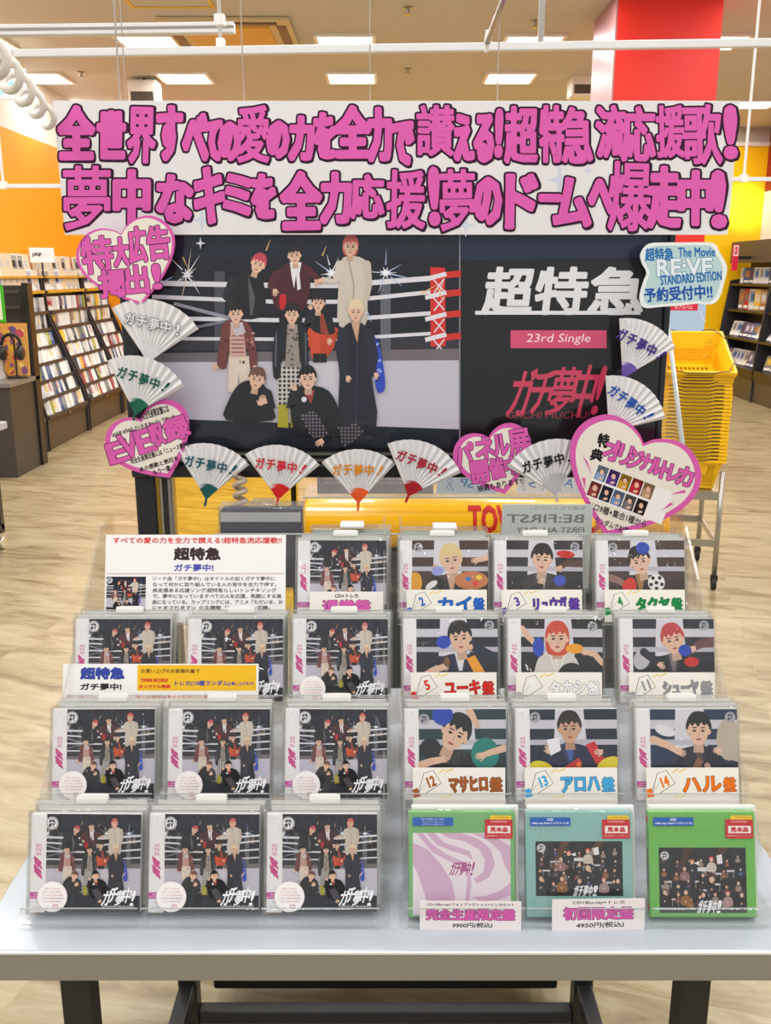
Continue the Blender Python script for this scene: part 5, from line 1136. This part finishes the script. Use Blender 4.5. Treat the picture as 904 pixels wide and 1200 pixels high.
# ---- printed comment cards on the left stand
def board(label, px0, px1, py0, py1, Y, z0, draw, rot=TILT):
    a = at((px0+px1)/2, py1, Y=Y); k0 = at(px0, (py0+py1)/2, Y=Y); k1 = at(px1, (py0+py1)/2, Y=Y); W = k1.x-k0.x
    top = at(px0, py0, Y=Y+.03).z; Hh = (top-z0)/math.cos(rot)
    r = thing('comment_card', label, 'card', ((k0.x+k1.x)/2, Y, z0), (rot, 0, 0)); return r, W, Hh
y, z = ROWS[3]
r, W, Hh = board('big printed comment card with red headline at the back left', 118, 333, 629, 722, y-.01, z, None)
A = Art(True, lambda X, Y: (-W/2+X/560*W, Hh-Y/246*Hh*.93)); A.rect(0, 0, 560, 264, (242, 240, 240)); RD = (206, 36, 40)
A.text('すべての愛の力を全力で讃える!超特急流応援歌!!', 285, 17, 525, 20, RD, dil=1.0); A.text('超特急', 285, 58, 146, 40, (50, 28, 28), dil=2.2); A.text('ガチ夢中!', 275, 100, 122, 23, (64, 72, 170), dil=1); A.rect(4, 117, 556, 119, (190, 120, 120))
for i, t in enumerate(('リード曲「ガチ夢中!」はタイトルの如くガチで夢中に', 'なって何かに取り組んでいる人の背中を全力で押す、', '疾走感ある応援ソング!超特急らしいトンチキソング', 'で、夢中になっているすべての人を応援、笑顔にする楽', '曲になっている。カップリングには、アニメ『ただいま、お', 'じゃまされます!』の主題歌「Tonight」も収録。')):
    w_ = (380, 384, 384, 400, 404, 365)[i]; A.text(t, 148+w_/2, 133+i*17.6, w_, 14, (60, 54, 62), dil=.5)
A2 = Art(True, lambda x, y: A.M(5+(max(90, min(770, x))-90)/680*122, 127+(max(-19, min(706, y))+19)/725*116)); group_art(A2, 90, 770, -19, 706, right_post=False); A.e += A2.e
emblem(A, 16, 138, 9)
A.build('print', lambda u, v, h: (u, -.0006-h, v), P_, r, eps=3e-6, mb=MB().box(-W/2, W/2, -.0006, .0006, 0, Hh, (242, 240, 240)))
y, z = ROWS[2]
r, W, Hh = board('printed card with yellow panel before the third row CDs at left', 71, 302, 780, 829, y-.0115, z+.001, None)
Hh = .061
A = Art(True, lambda X, Y: (-W/2+X/605*W, Hh-Y/122*Hh*.84)); A.rect(0, 0, 605, 145, (244, 242, 242)); BL = (44, 66, 160)
A.text('超特急', 122, 32, 138, 42, BL, dil=2.6); A.text('ガチ夢中!', 118, 77, 128, 24, (40, 34, 46), dil=1.2)
A.rect(230, 4, 598, 90, (244, 190, 26)); A.text('お買い上げのお客様先着で', 332, 24, 182, 15, (70, 40, 26), dil=.5); A.text('TOWER RECORDS', 282, 55, 86, 13, RD, dil=1.1); A.text('オリジナル特典', 284, 76, 98, 13, RD, dil=.7); A.text('トレカ(10種ランダム)', 432, 66, 172, 21, BL, dil=.8); A.text('差し上げます!', 556, 66, 72, 12, BL, dil=.4); A.text('数に限りがございますので、終了の場合はあらかじめご了承下さい。', 260, 109, 490, 13, (196, 50, 80), dil=.4)
A.build('print', lambda u, v, h: (u, -.0006-h, v), P_, r, eps=3e-6, mb=MB().box(-W/2, W/2, -.0006, .0006, 0, Hh, (244, 242, 242)))

# ================================================================== what stands behind
# rear acrylic stand facing away, with its own cases
RZ = 1.012
r = thing('rear_stand', 'clear acrylic stand facing away behind the CD stands', 'display stand', (.1, 1.49, TZ))
part('shelf', MB().box(-.385, .38, 0, .13, RZ-TZ-.004, RZ-TZ), 'acrylic', r); part('front_wall', MB().box(-.385, .38, 0, .003, 0, RZ-TZ+.1), 'acrylic', r); part('wall_edge', MB().tube([(-.385, .001, RZ-TZ+.1), (.38, .001, RZ-TZ+.1)], .0015, 6), 'acrylic_edge', r)
for x in (-.385, .377): part('side_panel', MB().box(x, x+.003, 0, .13, 0, RZ-TZ+.06), 'acrylic', r)
sp_green = (150, 164, 152)
def rear_case(x, w, h, label, txt, yo=.012, deep=.03, n=1):
    r = thing('rear_cd_case', label, 'CD case', (x, 1.49+yo+deep/2, RZ), group='cases on the rear stand')
    part('shell', MB().box(-w/2, w/2, -deep/2, deep/2, 0, h), 'case_clear', r, bevel=.001)
    part('back_inlay', MB().box(-w/2+.003, w/2-.003, -deep/2+.002, deep/2-.002, .002, h-.008, sp_green if txt else (40, 44, 66)), P_, r)
    part('top_band', MB().box(-w/2+.004, w/2-.004, -deep/2+.0005, -deep/2+.0016, h-.024, h-.008, (120, 138, 124) if txt else (190, 192, 196)), P_, r)
    if txt: Art(True).text(txt, -w*.28, -(h-.015), .03, .006, (40, 46, 42)).build('lettering', lambda u, v, h_: (u, -deep/2+.0003-h_*0, -v), P_, r)
    part('top_clip', MB().box(-.018, .022, -deep/2-.002, deep/2, h+.0005, h+.0065), 'white_plastic', r, bevel=.002)
rear_case(at(305, 600, Y=1.5).x, .142, .142, 'dark clear case pair nearest the coiled cord behind the big comment card', None, deep=.05)
bpy.context.view_layer.update()
[c for c in COL.objects if c.name.startswith('top_clip')][0].data.materials[0] = MATS['case_clear']
rear_case(at(411, 600, Y=1.5).x, .136, .106, 'clear green backed case facing away behind the back row left CD', 'BE:FIRST')
rear_case(at(521, 600, Y=1.5).x, .148, .103, 'clear green backed case facing away behind the blond performer CD', 'BE:FIRST')
rear_case(at(640, 600, Y=1.5).x, .14, .1, 'clear green backed case facing away behind the grey mirrored sign', 'BE:FIRST', yo=.03)
rear_case(at(745, 605, Y=1.5).x, .13, .07, 'clear green backed case facing away under the biggest heart', 'BE:FIRST')
c = at(638, 640, Y=1.5); W = at(690, 610, Y=1.5).x-at(584, 610, Y=1.5).x
r = thing('mirrored_sign', 'grey translucent sign facing away with mirrored lettering', 'sign', (c.x+.004, 1.506, RZ))
top = at(638, 592, Y=1.5).z-RZ
A = Art(True, lambda X, Y: (-W/2+X/100*W, top-Y/100*.09)); A.text('を掲げたシングル!', 62, 7, 60, 8, (120, 124, 122), mirror=True); A.text('BE:FIRST', 48, 27, 86, 17, (122, 126, 124), mirror=True, dil=.6); A.text('FIRST ALL DAY', 54, 49, 76, 11, (122, 126, 124), mirror=True, dil=.3)
A.build('print', lambda u, v, h: (u, -.001-h, v), P_, r, eps=1e-5, mb=MB().box(-W/2, W/2, -.001, .001, 0, top, (196, 202, 198)))
# yellow rounded header with red lettering, on its wagon
HY = 2.8; hx0, hx1 = at(356, 610, Y=HY-.06).x, at(786, 610, Y=HY-.06).x; hz = at(450, 589, Y=HY-.03).z
r = thing('yellow_header', 'rounded glossy yellow header with big red letters behind the stands', 'sign', ((hx0+hx1)/2, HY, hz-.15)); hw = (hx1-hx0)/2
prof = [(.05, 0)]+[(-.075*math.sin(math.pi*k/16), .075-.075*math.cos(math.pi*k/16)) for k in range(1, 16)]+[(0, .15), (.05, .15)]
mb = MB(); xs = [(-hw, .93), (-hw+.006, 1), (hw-.02, 1), (hw-.006, .96), (hw, .86)]
vs = []; n = len(prof)
for x, k in xs: vs += [(x, u*k, .075+(v-.075)*k) for u, v in prof]
fs = [(i*n+j, i*n+(j+1) % n, (i+1)*n+(j+1) % n, (i+1)*n+j) for i in range(len(xs)-1) for j in range(n)]+[tuple(range(n)), tuple(range(len(vs)-1, len(vs)-n-1, -1))]
o = part('rounded_body', mb.add(vs, fs), 'header_yellow', r, smooth=False)
A = Art(False); cx_ = at(640, 608, Y=HY-.07).x-r.location.x
A.text('TOWER RECORDS', at(649, 608, Y=HY-.07).x-r.location.x, .105, .52, .08, (206, 36, 24), dil=.004)
A.bands(14)
def curve_to(u, v, h):
    d = max(-.99, min(.99, (v-.075)/.075)); return (u, -.0765*math.sqrt(1-d*d)-h, v)
A.build('lettering', curve_to, P_, r, eps=2e-5)
zl = hz+.005
part('ledge_lip', MB().box(-hw, hw-.1, -.05, -.045, .15, .17), 'acrylic', r)
part('ledge', MB().box(-hw, hw-.1, -.055, .12, .17, .175), 'acrylic', r); part('ledge_edge', MB().tube([(-hw, -.056, .1725), (hw-.1, -.056, .1725)], .003, 6), 'acrylic_edge', r)
r2 = thing('sales_wagon', 'dark wagon cabinet carrying the yellow header', 'cabinet', (r.location.x, HY, 0))
part('body', MB().box(-hw+.06, hw-.14, -.05, .3, 0, hz-.1505), 'shelf_grey', r2, bevel=.005); part('shelf', MB().box(-hw+.03, hw-.1, -.02, .3, hz-.1504, hz-.1502), 'dark_grey', r2)
# cards standing on the ledge behind the board, mirrored toward us
LZ = hz+.0255
for (x0, x1, col, t, lab) in ((372, 508, (150, 150, 160), '応募抽選特典のご案内', 'grey translucent card with mirrored small print on the ledge'), (512, 583, (190, 206, 224), 'SP', 'pale blue doodled card on the ledge beside the centre heart'), (606, 642, (226, 228, 232), 'S', 'white card on the ledge right of the centre heart'), (646, 688, (214, 220, 226), 'A', 'pale grey card on the ledge below the black lettered fan')):
    a, b = at(x0, 575, Y=HY-.02), at(x1, 575, Y=HY-.02); w = b.x-a.x
    r = thing('ledge_card', lab, 'card', ((a.x+b.x)/2, HY-.02, LZ), group='cards on the clear ledge')
    A = Art(True, lambda X, Y, w=w: (-w/2+X/100*w, .13-Y/100*.13))
    if len(t) > 3:
        for q in range(3): A.text(t, 50, 55+q*9, 88, 4.5, (200, 200, 206), mirror=True)
    else:
        A.text(t, 50, 74, 26, 20, (100, 140, 190), .3, .4, mirror=True); A.line(spline([(70, 60), (84, 70), (74, 82), (88, 92)], 4), 1.5, (120, 150, 190)); A.line(spline([(14, 62), (26, 70), (16, 84), (28, 92)], 4), 1.5, (120, 150, 190))
    A.build('sheet', lambda u, v, h: (u, -.001-h, v), P_, r, eps=1e-5, mb=MB().box(-w/2, w/2, -.001, .001, 0, .13, col))
# added tinted panel; it colours the floor seen through it yellow
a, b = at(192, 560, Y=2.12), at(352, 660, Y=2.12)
r = thing('added_tint_panel', 'added clear panel tinting the floor yellow under the left half of the display board', 'screen', ((a.x+b.x)/2, 2.12, 0)); w = b.x-a.x
part('sheet', MB().box(-w/2, w/2, -.002, .002, .72, a.z+.1), 'floor_tint_acrylic', r)
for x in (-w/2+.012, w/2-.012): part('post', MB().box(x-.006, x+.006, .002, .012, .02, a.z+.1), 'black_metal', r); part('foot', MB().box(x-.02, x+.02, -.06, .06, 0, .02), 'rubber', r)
# tall clear side rack right of the board
r = thing('clear_rack', 'tall pale acrylic step rack right of the display board', 'display stand', (.655, 2.1, 0))
e0, e1 = at(779, 345, Y=2.5), at(803, 545, Y=2.12)
p_ = [(e1.y-2.1, .2), (e1.y-2.1, e1.z), (e0.y-2.1, e0.z), (e0.y-2.06, e0.z), (e0.y-2.06, .2)]
part('side_panel', MB().prism(p_, 0, .004, lambda u, v, h: (.045+h, u, v)), 'acrylic', r); part('panel_edge', MB().tube([(e1.x-.655, e1.y-2.1, e1.z-.1), (e1.x-.655, e1.y-2.1, e1.z), (e0.x-.655, e0.y-2.1, e0.z)], .006, 8), 'acrylic_edge', r)
for k in range(4): part('step', MB().box(-.13, .044, .06+.09*k, .064+.09*k, .8+.1*k, .93+.1*k), 'case_clear', r); part('step_floor', MB().box(-.13, .044, .064+.09*k, .15+.09*k, .9+.1*k, .904+.1*k), 'acrylic', r)
part('base', MB().box(-.13, .05, .03, .45, 0, .2), 'shelf_grey', r)
